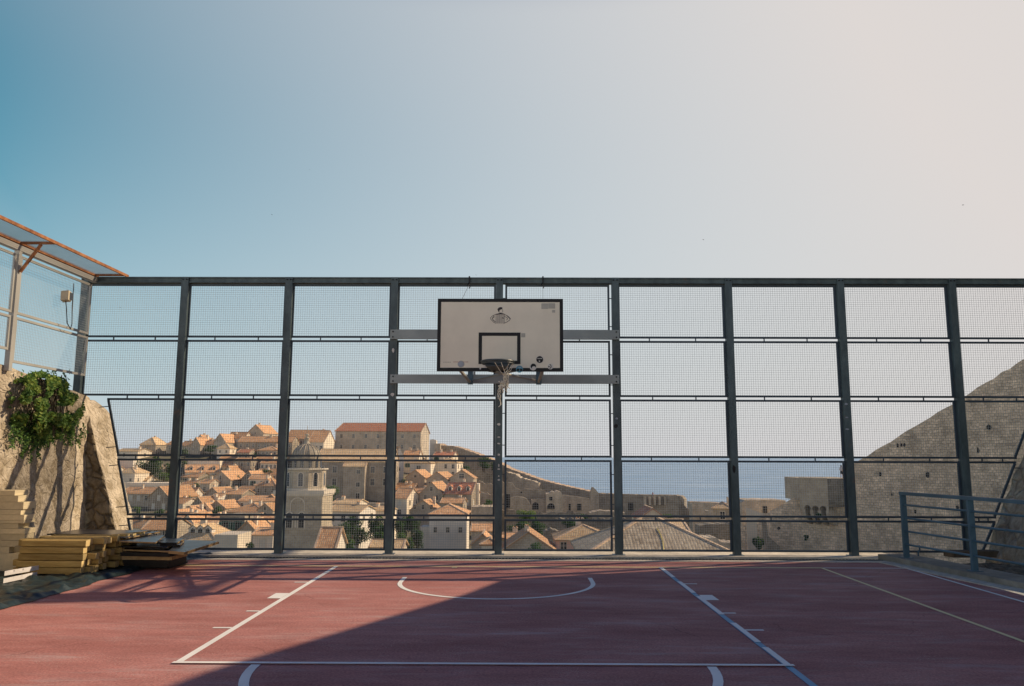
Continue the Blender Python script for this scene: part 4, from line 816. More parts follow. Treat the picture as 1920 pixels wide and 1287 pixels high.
def slabq(m, a, b, c, d, th, mi, org=None):
    """roof slab: a,b along the eave, c,d the ridge; uv in metres"""
    a, b, c, d = map(Vector, (a, b, c, d)); n = (b-a).cross(d-a)
    if n.length < 1e-6: n = (b-a).cross(c-a)
    n.normalize(); ux = (b-a).normalized(); vx = n.cross(ux); up = Vector((0, 0, th))
    tri = (c-d).length < 1e-4
    q = [a, b, c] if tri else [a, b, c, d]
    top = [p+up for p in q]; uv = [((p-a).dot(ux), (p-a).dot(vx)) for p in q]
    m.face(top, mi, uv)
    for i in range(len(q)): j = (i+1) % len(q); m.face([q[i], q[j], top[j], top[i]], mi, [(0, 0), (.2, 0), (.2, .1), (0, .1)])
    m.face(q[::-1], 1)
HN = 0
def house(label, typ, xl, xr, yr, ye, yb, wall='stone_grey', roof='tile_orange', D=None, d=None, yaw=0, w=None, wr=(), sw=None, ch=0, dorm=0, name='stone_house', cat='house', oh=.28, ww=.85, wh=1.3, style=0, bot=None, hh=None, group=None, arch=False, flip=False, cap=True):
    global HN; HN += 1; r = random.Random(HN*31); auto = not wr and typ != 'flat'
    D = D or lerp_tab(YBT, yb); Y = D-12.54
    if yaw == 0 and D > 165 and cat == 'house' and typ != 'flat' and (d or 0) < 16 and (xr-xl)*D/1511 < 13: yaw = -r.uniform(4, 17)
    a, b = at(xl, ye, Y), at(xr, ye, Y); W_ = w or max(2.2, (b.x-a.x)/math.cos(math.radians(yaw))); d = d or max(6.5, min(13, W_*1.05))
    cx = (a.x+b.x)/2; ze = (a.z+b.z)/2; yaw = math.radians(yaw)
    zr = at((xl+xr)/2, yr, Y+(d/2 if typ in ('gx', 'hip') else 0)).z if hh is None else ze+hh
    hr = max(.5, zr-ze)
    zb = bot if bot is not None else min(tz(cx-W_/2, Y), tz(cx+W_/2, Y), tz(cx, Y+d))-1.5
    if D > 100 and ch == 0 and cat == 'house' and r.random() < .7: ch = 1
    o = thing(name, label, cat, (cx, Y, zb), yaw, group); ze -= zb; zr = ze+hr; h = W_/2
    m = MB(wall)
    def wq(p, q, z0, z1, extra=None):
        L_ = (Vector(q)-Vector(p)).length; pts = [(*p, z0), (*q, z0), (*q, z1)]; uv = [(0, z0), (L_, z0), (L_, z1)]
        if extra: pts.append((*extra[0], extra[1])); uv.append((L_/2, extra[1]))
        pts.append((*p, z1)); uv.append((0, z1)); m.face(pts, 0, uv)
    A_, B_, C_, D_ = (-h, 0), (h, 0), (h, d), (-h, d)
    gy = typ == 'gy'; gx = typ == 'gx'
    wq(A_, B_, 0, ze, ((0, 0), zr) if gy else None); wq(B_, C_, 0, ze, ((h, d/2), zr) if gx else None); wq(C_, D_, 0, ze, ((0, d), zr) if gy else None); wq(D_, A_, 0, ze, ((-h, d/2), zr) if gx else None)
    if typ == 'shed': m.face([(h, 0, ze), (h, d, ze), (h, d, zr)]); m.face([(-h, d, ze), (-h, 0, ze), (-h, d, zr)]); m.face([(h, d, ze), (-h, d, ze), (-h, d, zr), (h, d, zr)])
    if typ == 'flat': m.face([(-h, 0, ze), (h, 0, ze), (h, d, ze), (-h, d, ze)])
    m.build('wall', o)
    rf_ = None; th = .16
    if typ != 'flat':
        m = MB(roof, 'tile_cap')
        if gx:
            s = hr/(d/2); slabq(m, (-h-oh, -oh, ze-s*oh), (h+oh, -oh, ze-s*oh), (h+oh, d/2, zr), (-h-oh, d/2, zr), th, 0); slabq(m, (h+oh, d+oh, ze-s*oh), (-h-oh, d+oh, ze-s*oh), (-h-oh, d/2, zr), (h+oh, d/2, zr), th, 0)
            if cap:
                m.bar((-h-oh, d/2, zr+th+.02), (h+oh, d/2, zr+th+.02), .3, .14, 1)
                for x in (-h-oh+.12, h+oh-.12): m.bar((x, -oh, ze-s*oh+th+.03), (x, d/2, zr+th+.03), .24, .1, 1)
        elif gy:
            s = hr/h; slabq(m, (h+oh, -oh, ze-s*oh), (h+oh, d+oh, ze-s*oh), (0, d+oh, zr), (0, -oh, zr), th, 0); slabq(m, (-h-oh, d+oh, ze-s*oh), (-h-oh, -oh, ze-s*oh), (0, -oh, zr), (0, d+oh, zr), th, 0)
            if cap:
                m.bar((0, -oh, zr+th+.02), (0, d+oh, zr+th+.02), .3, .14, 1)
                for x in (-1, 1): m.bar((x*(h+oh), -oh+.1, ze-s*oh+th+.03), (0, -oh+.1, zr+th+.03), .2, .1, 1)
        elif typ == 'hip':
            k = min(h, d/2)*.95; s = hr/(d/2); oz = ze-s*oh
            if W_ >= d: r0, r1 = (-h+k, d/2, zr), (h-k, d/2, zr)
            else: r0, r1 = (0, k, zr), (0, d-k, zr)
            P1, P2, P3, P4 = (-h-oh, -oh, oz), (h+oh, -oh, oz), (h+oh, d+oh, oz), (-h-oh, d+oh, oz)
            if W_ >= d: slabq(m, P1, P2, r1, r0, th, 0); slabq(m, P2, P3, r1, r1, th, 0); slabq(m, P3, P4, r0, r1, th, 0); slabq(m, P4, P1, r0, r0, th, 0); hp_ = ((P1, r0), (P2, r1), (P3, r1), (P4, r0))
            else: slabq(m, P1, P2, r0, r0, th, 0); slabq(m, P2, P3, r1, r0, th, 0); slabq(m, P3, P4, r1, r1, th, 0); slabq(m, P4, P1, r0, r1, th, 0); hp_ = ((P1, r0), (P2, r0), (P3, r1), (P4, r1))
            if cap:
                for p, q in hp_: m.bar(Vector(p)+Vector((0, 0, th+.02)), Vector(q)+Vector((0, 0, th+.02)), .24, .12, 1)
                m.bar(Vector(r0)+Vector((0, 0, th+.02)), Vector(r1)+Vector((0, 0, th+.02)), .28, .14, 1)
        elif typ == 'shed':
            s = hr/d; slabq(m, (-h-oh, -oh, ze-s*oh), (h+oh, -oh, ze-s*oh), (h+oh, d+oh*.2, zr+s*oh*.2), (-h-oh, d+oh*.2, zr+s*oh*.2), th, 0)
        rf_ = m.build('roof', o)
        for k in range(ch):
            x = r.uniform(-.8, .8)*h*.8; y = d*(.5+r.uniform(-.15, .2)) if gx or typ == 'hip' else d*r.uniform(.25, .8)
            zt = zr+r.uniform(.5, 1.0); m = MB('plaster_pale', 'tile_orange'); q = r.uniform(.28, .4); zl = ze+hr*.3
            m.box(x-q, x+q, y-q, y+q, zl, zt); m.box(x-q*1.15, x+q*1.15, y-q*1.15, y+q*1.15, zt, zt+.1); m.bar((x-q*.6, y-q, zt+.1), (x-q*.6, y+q, zt+.1), .2, .3, 1); m.bar((x+q*.6, y-q, zt+.1), (x+q*.6, y+q, zt+.1), .2, .3, 1); m.build('chimney', rf_)
        for k in range(dorm):
            s = hr/(d/2) if gx or typ == 'hip' else hr/d
            x = -h+W_*(k+.5+(.25 if dorm < 3 else 0))/(dorm+(.5 if dorm < 3 else 0)) if typ == 'gx' else -h*.62+W_*.62*(k+.5)/dorm
            y = d*.12; z0 = ze+s*y; dw = min(.62, W_/(dorm*3)); zt = z0+1.15
            m = MB('plaster_white', roof, 'glass_dark')
            m.box(x-dw, x+dw, y, y+1.6, z0-.2, zt); m.face([(x-dw, y, zt), (x+dw, y, zt), (x, y, zt+dw*.8)])
            m.face([(x-dw*.55, y-.015, z0+.15), (x+dw*.55, y-.015, z0+.15), (x+dw*.55, y-.015, zt-.15), (x, y-.015, zt+.1), (x-dw*.55, y-.015, zt-.15)], 2)
            for sg in (-1, 1):
                p = [(x+sg*(dw+.18), y-.15, zt-.14), (x+sg*(dw+.18), y+2.2, zt-.14), (x, y+2.2, zt+dw*.8+.06), (x, y-.15, zt+dw*.8+.06)]; q = p if sg > 0 else [p[1], p[0], p[3], p[2]]
                slabq(m, *q, .12, 1)
            m.build('dormer', o)
    if auto and D > 70:
        nn = max(1, int(W_/2.3)); z = ze-1.35
        for q in range(2 if ze > 7 else 1):
            for k in range(nn):
                if r.random() < .85: window('window', o, -h+W_*(k+.5)/nn, z-q*2.7, .9, 1.45, style=r.choice((0, 0, 0, 2, 3)))
            for k in range(1 if d < 9 else 2): window('window', o, d*(k+.5)/(1 if d < 9 else 2), z-q*2.7, .85, 1.3, 'r', W_)
        if typ == 'gy' and hr > 1.6 and r.random() < .7: window('window', o, 0, ze+hr*.3, .7, 1.0)
    for row in wr:
        n, py = row[0], row[1]; z = at((xl+xr)/2, py, Y).z-zb; w_, h_ = (row[2], row[3]) if len(row) > 3 else (ww, wh)
        if z-h_/2 < .3: continue
        xs_ = [-h+W_*(k+.5)/n for k in range(n)] if len(row) != 5 else [0]
        if len(row) == 5: xs_ = [(-.5+t)*W_ for t in row[4]]
        for x in xs_: window('window', o, x, z, w_, h_, style=style, arch=arch)
        nn = sw if sw is not None else (1 if d < 8 else 2)
        if z+h_/2 < ze-.2:
            for k in range(nn): window('window', o, d*(k+.5)/nn, z, w_, h_, 'r', W_, style=style if style != 2 else 0)
    return o
HS = [
 # ---- skyline, from the left
 ('small square stone house with a tan hip roof alone on the skyline at far left', 'hip', 262, 292, 821, 834, 850, dict(roof='tile_tan', d=11, wr=[(1, 843, .7, .9)])),
 ('long low pale building with a flat tan roof left of the square skyline house', 'gx', 214, 262, 842, 847, 862, dict(wall='plaster_pale', roof='tile_tan', d=8)),
 ('low orange roofed house just right of the square skyline house', 'gx', 311, 326, 828, 834, 848, dict()),
 ('long low house with orange roof left of the white skyline dormer', 'gx', 336, 360, 828, 836, 850, dict(wr=[(3, 842, .7, 1)])),
 ('gabled house on the skyline with its tall white attic wall beside it', 'gy', 358, 376, 821, 834, 852, dict(ch=1, wr=[(2, 843, .7, 1)], d=11)),
 ('narrow white walled attic house poking above the skyline roofs', 'gy', 370, 381, 816, 823, 840, dict(wall='plaster_white', D=346, d=6)),
 ('small low roofed house above the skyline bushes', 'gx', 383, 402, 825, 833, 848, dict(wall='plaster_pale')),
 ('broad stone house with white gable side and large orange roof on the skyline', 'gy', 400, 424, 814, 829, 852, dict(d=15, D=338, wr=[(2, 838, .8, 1.2)], ch=1)),
 ('wide orange roofed house behind the broad skyline house', 'gx', 424, 458, 811, 822, 840, dict(D=345, wall='plaster_pale')),
 ('tall gabled house topping the hill with a steep orange roof', 'gy', 463, 495, 797, 812, 835, dict(D=352, d=13, wr=[(1, 812, .6, .8)])),
 ('long low orange roofed range running across the hilltop to the belfry', 'gx', 447, 548, 819, 829, 848, dict(D=333, d=11, wr=[(9, 836, .8, 1.2)])),
 ('little pale house with tan hip roof among the skyline bushes', 'hip', 407, 431, 833, 841, 856, dict(roof='tile_tan', wall='plaster_pale', D=325, wr=[(2, 847, .7, 1)])),
 ('small hip roofed house with a row of dark windows below the long hilltop range', 'hip', 481, 520, 838, 845, 858, dict(D=322, wr=[(5, 850, .8, 1)])),
 ('low brown roofed shed left of the row window house', 'gx', 444, 468, 843, 849, 860, dict(D=318, roof='tile_red')),
 # ---- second row
 ('pale house with tan hip roof beside the dark tree at far left', 'hip', 222, 254, 877, 887, 916, dict(wall='plaster_pale', roof='tile_tan', d=9, wr=[(2, 900, .7, 1)])),
 ('long sunlit garden wall building under the skyline left of the tree', 'flat', 205, 250, 861, 861, 885, dict(wall='plaster_white', d=14)),
 ('wide pale terrace building above the three dormer house', 'flat', 352, 412, 861, 862, 885, dict(wall='plaster_pale', d=12)),
 ('house with three small white dormers turned to the right', 'gx', 352, 408, 872, 886, 906, dict(yaw=24, dorm=3, wall='plaster_pale', D=304, d=9, w=12)),
 ('small orange roofed house behind the three dormer house', 'gx', 408, 434, 867, 875, 890, dict(wall='plaster_pale', D=315)),
 ('tall grey house with flat eaves and two rows of dark windows', 'gx', 437, 471, 859, 864, 895, dict(D=308, d=10, wr=[(3, 871, .9, 1.4), (3, 884, .9, 1.4)])),
 ('low arcaded house with orange roof left of the belfry dome', 'gx', 488, 520, 862, 869, 886, dict(D=305, wall='plaster_pale', wr=[(4, 875, .8, 1.2)])),
 ('central gabled grey house with three windows in a row and one in the gable', 'gy', 394, 433, 884, 900, 935, dict(D=286, d=14, wr=[(1, 896, .8, 1.4), (3, 913, .9, 1.6)])),
 ('gabled grey house with a dark arched attic window', 'gy', 452, 479, 884, 899, 930, dict(D=289, wr=[(1, 895, .9, 1.5), (2, 910, .8, 1.3)], ch=1, d=10)),
 ('wide orange roofed house behind the arched attic house', 'gx', 476, 522, 880, 890, 915, dict(D=298, wall='plaster_pale')),
 ('stone house with a pyramid roof and small dormer left of the belfry', 'hip', 477, 519, 897, 911, 945, dict(D=272, dorm=1, wr=[(3, 920, .8, 1.3), (3, 934, .8, 1.3)])),
 ('low red roofed house left of the central gabled house', 'gx', 338, 366, 901, 909, 930, dict(D=288, ch=2)),
 ('narrow tall house with orange roof against the central gabled house', 'gx', 374, 394, 899, 907, 940, dict(D=279, wr=[(1, 917, .8, 1.3), (1, 928, .8, 1.3)])),
 # ---- third row
 ('long orange roofed house with plain shaded wall by the left slanted fence panel', 'gx', 222, 284, 914, 926, 965, dict(D=256, d=10)),
 ('big gabled stone house with white shuttered windows right of the long plain house', 'gy', 276, 320, 913, 933, 968, dict(D=250, d=14, wr=[(1, 934, .9, 1.5), (2, 950, .9, 1.6)], style=3)),
 ('stepped orange roofed house behind the second fence post', 'gx', 330, 361, 915, 930, 955, dict(D=262, wall='plaster_pale', ch=2)),
 ('house with orange cross roof and red hung washing on its sunlit side', 'gx', 408, 455, 918, 927, 962, dict(D=262, d=8, wr=[(2, 940, .8, 1.3)], ch=1)),
 ('shaded gabled house with orange roof below the narrow tall house', 'gy', 357, 385, 933, 949, 972, dict(D=246, d=9, wr=[(2, 958, .7, 1.1)])),
 ('plain low gable wall house between the fence rails, left', 'gy', 336, 373, 950, 962, 985, dict(D=236, wall='stone_warm', d=7)),
 ('wide hip roofed house with tan orange tiles directly left of the belfry shaft', 'hip', 424, 496, 944, 961, 985, dict(D=234, d=13, wall='plaster_pale', ch=2)),
 ('small orange gabled annex touching the left side of the belfry shaft', 'gy', 482, 512, 945, 957, 985, dict(D=226, d=9)),
 # ---- fourth row, below the lower rail
 ('orange roofed house at the foot of the slanted fence panel', 'gx', 232, 268, 970, 989, 1015, dict(D=190, wall='plaster_pale')),
 ('orange gabled house behind the plywood pile', 'gx', 266, 318, 972, 994, 1030, dict(D=165, d=11, wr=[(3, 1001, .8, 1.3)])),
 ('pale house with a wide tan hip roof and three arched dormers near the second post', 'hip', 335, 404, 983, 1013, 1040, dict(D=128, d=9, dorm=3, wall='plaster_pale', roof='tile_tan')),
 ('white gable wall house behind the three arched dormers', 'gy', 336, 366, 965, 984, 1015, dict(D=200, wall='plaster_white', d=9)),
 ('orange roofed house with white sunlit side behind the tan hip roof', 'gx', 370, 402, 968, 984, 1020, dict(D=190, wall='plaster_white', d=10)),
 ('tall plain grey house with two dark shuttered windows', 'flat', 412, 459, 968, 968, 1030, dict(D=178, d=11, wr=[(2, 988, 1.3, 2.0)], style=2)),
 ('small orange gabled house in front of the grey shuttered house', 'gy', 447, 478, 979, 995, 1028, dict(D=150, d=9, ch=1)),
 ('white house with low orange roof at the foot of the belfry', 'gx', 474, 512, 991, 1004, 1040, dict(D=132, wall='plaster_white', d=7)),
 ('low pale flat roofed annex beside the tan hip roof house', 'flat', 402, 446, 1001, 1003, 1040, dict(D=118, wall='plaster_pale', d=6)),
 # ---- centre: big buildings behind the belfry
 ('very large long college building with a red roof crowning the hill', 'gx', 629, 789, 794, 809, 862, dict(D=340, d=34, roof='tile_red', name='college_building', cat='building', ch=1, sw=0, wr=[(7, 818, 1.0, 1.6), (7, 838, 1.0, 1.6)], oh=.4)),
 ('long orange roofed range behind the belfry dome', 'gx', 538, 603, 807, 823, 850, dict(D=346, d=12, wr=[(6, 830, .8, 1.3)])),
 ('orange roofed wing with a white sunlit gable left of the large college building', 'gx', 578, 607, 808, 829, 858, dict(D=318, d=20, wall='plaster_pale', sw=0, wr=[(3, 841, 1.0, 1.8)])),
 ('large monastery block with four bays of windows under a long tan roof', 'gx', 592, 735, 843, 866, 955, dict(D=266, d=16, roof='tile_tan', wall='stone_grey', name='monastery_building', cat='building', sw=2, wr=[(6, 881, 1.3, 2.0), (6, 904, 1.3, 2.2)])),
 ('narrow stone stair tower projecting from the monastery front', 'gx', 644, 684, 868, 875, 955, dict(D=261, d=5, roof='tile_tan', wr=[(1, 885, 1.1, 1.2, (.7,)), (1, 909, 1.1, 1.4, (.7,)), (1, 931, 1.2, 2.0, (.7,))], sw=0, name='stair_tower', cat='tower')),
 ('low tan roofed house in front of the monastery', 'gx', 622, 669, 937, 945, 975, dict(D=200, roof='tile_tan', d=7, wall='plaster_pale')),
 ('long low house with golden roof and arched white side right of the belfry', 'gx', 612, 676, 948, 960, 990, dict(D=180, roof='tile_tan', d=9, wall='plaster_white', ch=1)),
 ('small house with steep orange roof and white gable against the belfry foot', 'gx', 597, 624, 991, 1028, 1045, dict(D=98, d=6, wall='plaster_white', cap=True, sw=0)),
 ('tiny tan roofed house among the garden trees at the kerb', 'gx', 695, 722, 1014, 1027, 1040, dict(D=120, d=5, roof='tile_tan', wall='plaster_pale')),
 ('tiny orange roof just right of the fourth fence post', 'gx', 728, 748, 1014, 1030, 1040, dict(D=110, d=5, roof='tile_tan', wall='plaster_pale')),
 # ---- right of centre
 ('tall white gabled house directly right of the fourth post under the college', 'gy', 741, 757, 838, 856, 908, dict(D=300, d=13, wall='plaster_white', yaw=20, sw=2, wr=[(1, 880, .7, 1.2)], ch=1)),
 ('low house with brown roof and white chimneys behind the white gabled house', 'gx', 757, 786, 845, 853, 870, dict(D=315, ch=3, wall='plaster_pale')),
 ('pale house with tan hip roof and paired windows below the college corner', 'hip', 769, 808, 862, 869, 895, dict(D=296, d=8, roof='tile_tan', wall='plaster_pale', wr=[(1, 877, .6, 1.3, (.36,)), (1, 877, .6, 1.3, (.46,))], sw=0)),
 ('pale wide house with tan roof and white chimneys below the hilltop wall', 'hip', 815, 857, 860, 868, 896, dict(D=300, d=9, roof='tile_tan', wall='plaster_pale', ch=3, sw=1)),
 ('low brick red roofed sheds under the hilltop wall', 'gx', 812, 850, 848, 855, 872, dict(D=322, roof='tile_red', ch=2, wall='plaster_pale')),
 ('grey gabled house with a round attic window', 'gy', 760, 797, 882, 896, 925, dict(D=284, d=9, wr=[(1, 893, .9, .9)])),
 ('plain grey gabled house right of the round attic window house', 'gy', 799, 840, 886, 900, 930, dict(D=279, d=11, roof='tile_orange')),
 ('house with a broad orange pediment gable and dark attic opening', 'gy', 843, 888, 882, 897, 930, dict(D=277, d=9, wall='stone_warm', wr=[(1, 893, 1.6, 1.6)])),
 ('stone house with steep red orange roof and three arched dormers', 'gx', 833, 884, 905, 926, 972, dict(D=252, d=9, dorm=3, roof='tile_red', wall='stone_warm', wr=[(3, 943, 1.0, 1.5)], style=3)),
 ('low orange roofed house beside the fourth post, above the yellow roofed one', 'gx', 738, 775, 907, 919, 940, dict(D=274, ch=2)),
 ('two storey house with orange roof and sunlit right wall by the fourth post', 'gx', 736, 763, 916, 935, 975, dict(D=248, d=11, wall='plaster_pale', ch=1, sw=0)),
 ('big grey gabled house with small windows in the middle of the group', 'gy', 786, 831, 905, 927, 972, dict(D=256, d=12, wr=[(1, 917, .8, 1.2), (2, 933, .8, 1.4), (2, 946, .8, 1.4)])),
 ('low grey gabled house with three small dark windows', 'gy', 769, 817, 939, 957, 980, dict(D=236, d=8, wr=[(3, 951, .7, 1.2)], ch=1)),
 ('white house with orange hip roof and three windows in a row near the kerb', 'hip', 805, 875, 947, 965, 1035, dict(D=150, d=8.5, wall='plaster_white', wr=[(3, 994, .55, .95)], sw=0)),
 ('small white annex on the left of the white hip roofed house', 'flat', 795, 805, 988, 988, 1035, dict(D=151, d=4, wall='plaster_white')),
 ('grey house with a pale orange double roof left of the middle post', 'gx', 884, 926, 983, 997, 1035, dict(D=140, d=9, wr=[])),
 ('orange gabled house in front of the double roofed one', 'gy', 884, 926, 1004, 1022, 1045, dict(D=118, d=7)),
 ('little hip roofed porch at the foot of the middle post', 'hip', 905, 932, 1010, 1022, 1045, dict(D=108, d=4, wall='plaster_white')),
 ('big orange roofed house with a long sloping rake right of the middle post', 'gy', 940, 1042, 1000, 1035, 1050, dict(D=105, d=10, ch=0, roof='tile_orange')),
 ('small orange roofed lean-to left of the long rake house', 'gx', 940, 975, 1001, 1012, 1040, dict(D=118, ch=1, d=7)),
 ('pink house with a golden tiled hip roof and dark windows', 'hip', 1043, 1152, 986, 1013, 1045, dict(D=110, d=8, wall='plaster_pink', roof='tile_tan', wr=[(4, 1026, .75, 1.2)], sw=0)),
 ('house with an orange roof in front of the sea wall steps', 'gx', 1212, 1292, 976, 1000, 1045, dict(D=96, d=9, roof='tile_tan', wall='stone_warm')),
 ('dark red gabled house peeping over the big brown roof', 'gy', 1198, 1250, 955, 973, 1000, dict(D=150, d=9, roof='tile_red', wall='plaster_pale')),
 ('square guard house with a pyramid roof beside the sixth post', 'hip', 1337, 1372, 943, 954, 985, dict(D=168, d=5, roof='tile_tan', wall='stone_warm', sw=0)),
]
HS += [
 ('plain low house with tan roof between the pale house and the dark tree', 'gx', 246, 276, 893, 901, 920, dict(D=292, roof='tile_tan', wall='plaster_pale')),
 ('long terrace wall in front of the dark tree at far left', 'flat', 228, 318, 906, 906, 925, dict(D=278, wall='plaster_pale', d=9)),
 ('orange roofed row house behind the low red roofed house', 'gx', 336, 374, 886, 895, 912, dict(D=300, wr=[(3, 901, .8, 1.2)])),
 ('shaded house with a tall front left of the orange cross roof', 'gy', 384, 412, 915, 927, 958, dict(D=268, d=9, wr=[(2, 934, .8, 1.3), (2, 945, .8, 1.3)])),
 ('plain stone house between the cross roof and the pyramid roof house', 'gx', 440, 480, 912, 921, 950, dict(D=276, wr=[(3, 930, .8, 1.3)])),
 ('orange roofed house tight behind the wide hip roofed house', 'gx', 446, 520, 930, 940, 965, dict(D=252, wall='plaster_pale', wr=[(5, 948, .8, 1.3)])),
 ('low gabled house in the gap left of the wide hip roofed house', 'gy', 388, 424, 940, 953, 980, dict(D=244, d=9, wr=[(2, 961, .8, 1.3)])),
 ('low orange roof beneath the plain low gable wall house', 'gx', 320, 352, 962, 974, 998, dict(D=214, wall='plaster_pale')),
 ('stone gabled house between the lower rail and the orange gabled plywood side house', 'gy', 300, 332, 958, 971, 1000, dict(D=220, d=10)),
 ('orange roofed house under the wide hip roof, left of the shuttered house', 'gx', 380, 424, 965, 976, 1000, dict(D=215, wall='plaster_pale')),
 ('house with small square windows behind the shuttered grey house', 'gx', 455, 515, 968, 979, 1010, dict(D=205, wr=[(5, 988, .7, 1.1)])),
 ('small orange roof wedged between the arched attic house and the pyramid roof', 'gx', 466, 500, 890, 899, 920, dict(D=282, wall='plaster_pale')),
 ('upper row house with orange roof under the row window house', 'gx', 470, 512, 854, 861, 876, dict(D=314, wr=[(4, 867, .7, 1.2)])),
 ('orange roofed house high on the slope left of the tall grey house', 'gx', 412, 446, 853, 860, 876, dict(D=320, wr=[(3, 866, .7, 1.2)])),
 ('tan roofed house in front of the monastery, close to the fourth post', 'gx', 690, 724, 950, 958, 985, dict(D=206, roof='tile_tan', wall='plaster_pale')),
 ('pale courtyard wall in front of the monastery entrance', 'flat', 664, 735, 944, 944, 965, dict(D=226, wall='stone_warm', d=4)),
 ('orange roofed house between the round window house and the big grey gable', 'gx', 764, 800, 916, 925, 950, dict(D=268, wall='plaster_pale')),
 ('low orange roof below the plain grey gable', 'gx', 800, 838, 912, 920, 945, dict(D=270)),
 ('narrow pale house on the right of the steep roofed dormer house', 'flat', 886, 896, 908, 908, 965, dict(D=256, wall='plaster_pale', d=9)),
 ('grey gabled house between the dormer house and the white hip roofed house', 'gx', 826, 868, 934, 944, 970, dict(D=232)),
 ('orange roofed house on the slope left of the pale tan hip roofed house', 'gx', 150, 205, 872, 884, 915, dict(D=300, wall='plaster_pale')),
 ('gabled stone house far left on the hill behind the plastered wall', 'gy', 90, 135, 862, 880, 915, dict(D=305, d=12)),
 ('long orange roofed house low on the far left slope', 'gx', 130, 210, 918, 930, 965, dict(D=255)),
 ('pale gabled house low on the far left slope', 'gy', 60, 110, 912, 932, 965, dict(D=258, wall='plaster_pale', d=12)),
 ('orange hip roofed house at the foot of the far left slope', 'hip', 130, 200, 955, 975, 1010, dict(D=205, wall='plaster_pale', d=11)),
 ('grey gabled house at the foot of the far left slope', 'gy', 50, 110, 950, 975, 1010, dict(D=210, d=13)),
 ('long orange roof on the far left skyline', 'gx', 90, 170, 832, 843, 862, dict(D=338)),
 ('narrow gabled house rising behind the three dormer house, right part', 'gy', 418, 436, 874, 886, 908, dict(D=300, d=9)),
 ('orange roofed house right of the big gabled shuttered house', 'gx', 318, 344, 935, 945, 970, dict(D=250, wall='plaster_pale', d=9)),
 ('tall pale house with orange roof between the stepped roofs and the cross roof', 'gx', 392, 410, 926, 935, 960, dict(D=257, wall='plaster_white', d=9)),
 ('grey gabled house below the pyramid roof house', 'gy', 494, 522, 928, 940, 965, dict(D=256, d=10)),
 ('pale house with tan roof behind the big dark tree', 'gx', 282, 312, 872, 880, 900, dict(D=312, wall='plaster_pale', roof='tile_tan', d=9)),
 ('plain pale wall house left of the big dark tree', 'flat', 236, 262, 884, 884, 900, dict(D=310, wall='plaster_white', d=10)),
 ('gabled house with orange roof over the low gable wall house', 'gy', 372, 396, 944, 957, 980, dict(D=241, wall='plaster_pale', d=9)),
 ('low orange roofed row right of the stepped roofs, under the narrow tall house', 'gx', 378, 404, 938, 946, 968, dict(D=250)),
 ('small orange roof behind the tan hip roof with arched dormers', 'gx', 404, 428, 980, 990, 1015, dict(D=196, wall='plaster_white', d=8)),
 ('pale gabled house between the shuttered grey house and the belfry', 'gy', 486, 514, 976, 988, 1015, dict(D=168, wall='plaster_white', d=9)),
]
for row in HS: house(*row[:7], **row[7])
# large hip roof of weathered tile close to the fence
o = house('large grey brown tiled hip roof of a house close behind the fence', 'hip', 1098, 1385, 974, 1046, 1080, D=62, d=11, roof='tile_brown', wall='stone_warm', oh=.3, w=11.6)
roofC = at(1243, 1010, 52)
# ------------------------------------------------------------------ belfry
YT = 97.5; bc = at(557.5, 1000, YT); S1 = lambda px: (px-557.5)*(YT+12.54)/1511
zt = lambda py: at(557.5, py, YT).z
bell = thing('bell_tower', 'tall stone belfry with octagonal lantern and ribbed grey dome, rising above the roofs', 'bell tower', (bc.x, YT+3.1, tz(bc.x, YT)-1)); BO = bell.location.copy()
tb = lambda n, mb, par=None, **k: mb.build(n, par or bell, BO, **k)
cx, cyy = bc.x, YT+3.15
m = MB('stone_tower'); hw = S1(601); z0 = BO.z
def prism(mb, hw, z0, z1, mi=0): mb.box(cx-hw, cx+hw, cyy-hw, cyy+hw, z0, z1, mi)
prism(m, hw, z0, zt(928)); tb('shaft', m)
m = MB('trim'); prism(m, hw+.28, zt(927.5), zt(920)); prism(m, hw+.14, zt(931), zt(927.6)); tb('cornice', m)
m = MB('stone_tower'); prism(m, hw+.10, zt(994.5), zt(991.5)); tb('string_course', m)
def arch_open(par, x, z0, w, h, y, depth=.02, mt='glass_dark', nm='opening', frame=True):
    mb = MB(mt, 'trim'); n = 10
    pts = [(x-w/2, y-depth, z0), (x+w/2, y-depth, z0), (x+w/2, y-depth, z0+h)]+[(x+w/2*math.cos(math.pi*k/n), y-depth, z0+h+w/2*math.sin(math.pi*k/n)) for k in range(1, n)]+[(x-w/2, y-depth, z0+h)]
    mb.face(pts)
    if frame:
        t = .14
        for k in range(n):
            a, b = math.pi*k/n, math.pi*(k+1)/n
            p = lambda r, t_, yy: Vector((x+r*math.cos(t_), yy, z0+h+r*math.sin(t_)))
            mb.face([p(w/2, a, y-.1), p(w/2+t, a, y-.1), p(w/2+t, b, y-.1), p(w/2, b, y-.1)], 1); mb.face([p(w/2+t, a, y-.1), p(w/2+t, a, y), p(w/2+t, b, y), p(w/2+t, b, y-.1)], 1); mb.face([p(w/2, b, y-.1), p(w/2, b, y), p(w/2, a, y), p(w/2, a, y-.1)], 1)
        mb.box(x-w/2-t, x-w/2, y-.1, y-.001, z0-.05, z0+h, 1); mb.box(x+w/2, x+w/2+t, y-.1, y-.001, z0-.05, z0+h, 1)
    return tb(nm, mb, par)
yf = cyy-hw
for px in (541.5, 564): arch_open(None, cx+S1(px), zt(990), .78, zt(967)-zt(990), yf)
arch_open(None, cx+S1(556), zt(958), 1.75, zt(947)-zt(958), yf, depth=.012, mt='stone_tower', nm='blind_arch')
m = MB('trim'); m.box(cx+S1(552.5), cx+S1(554.5), yf-.12, yf-.001, zt(990), zt(965)); tb('column', m)
ap = 2.6; Ro = ap/math.cos(math.pi/8)
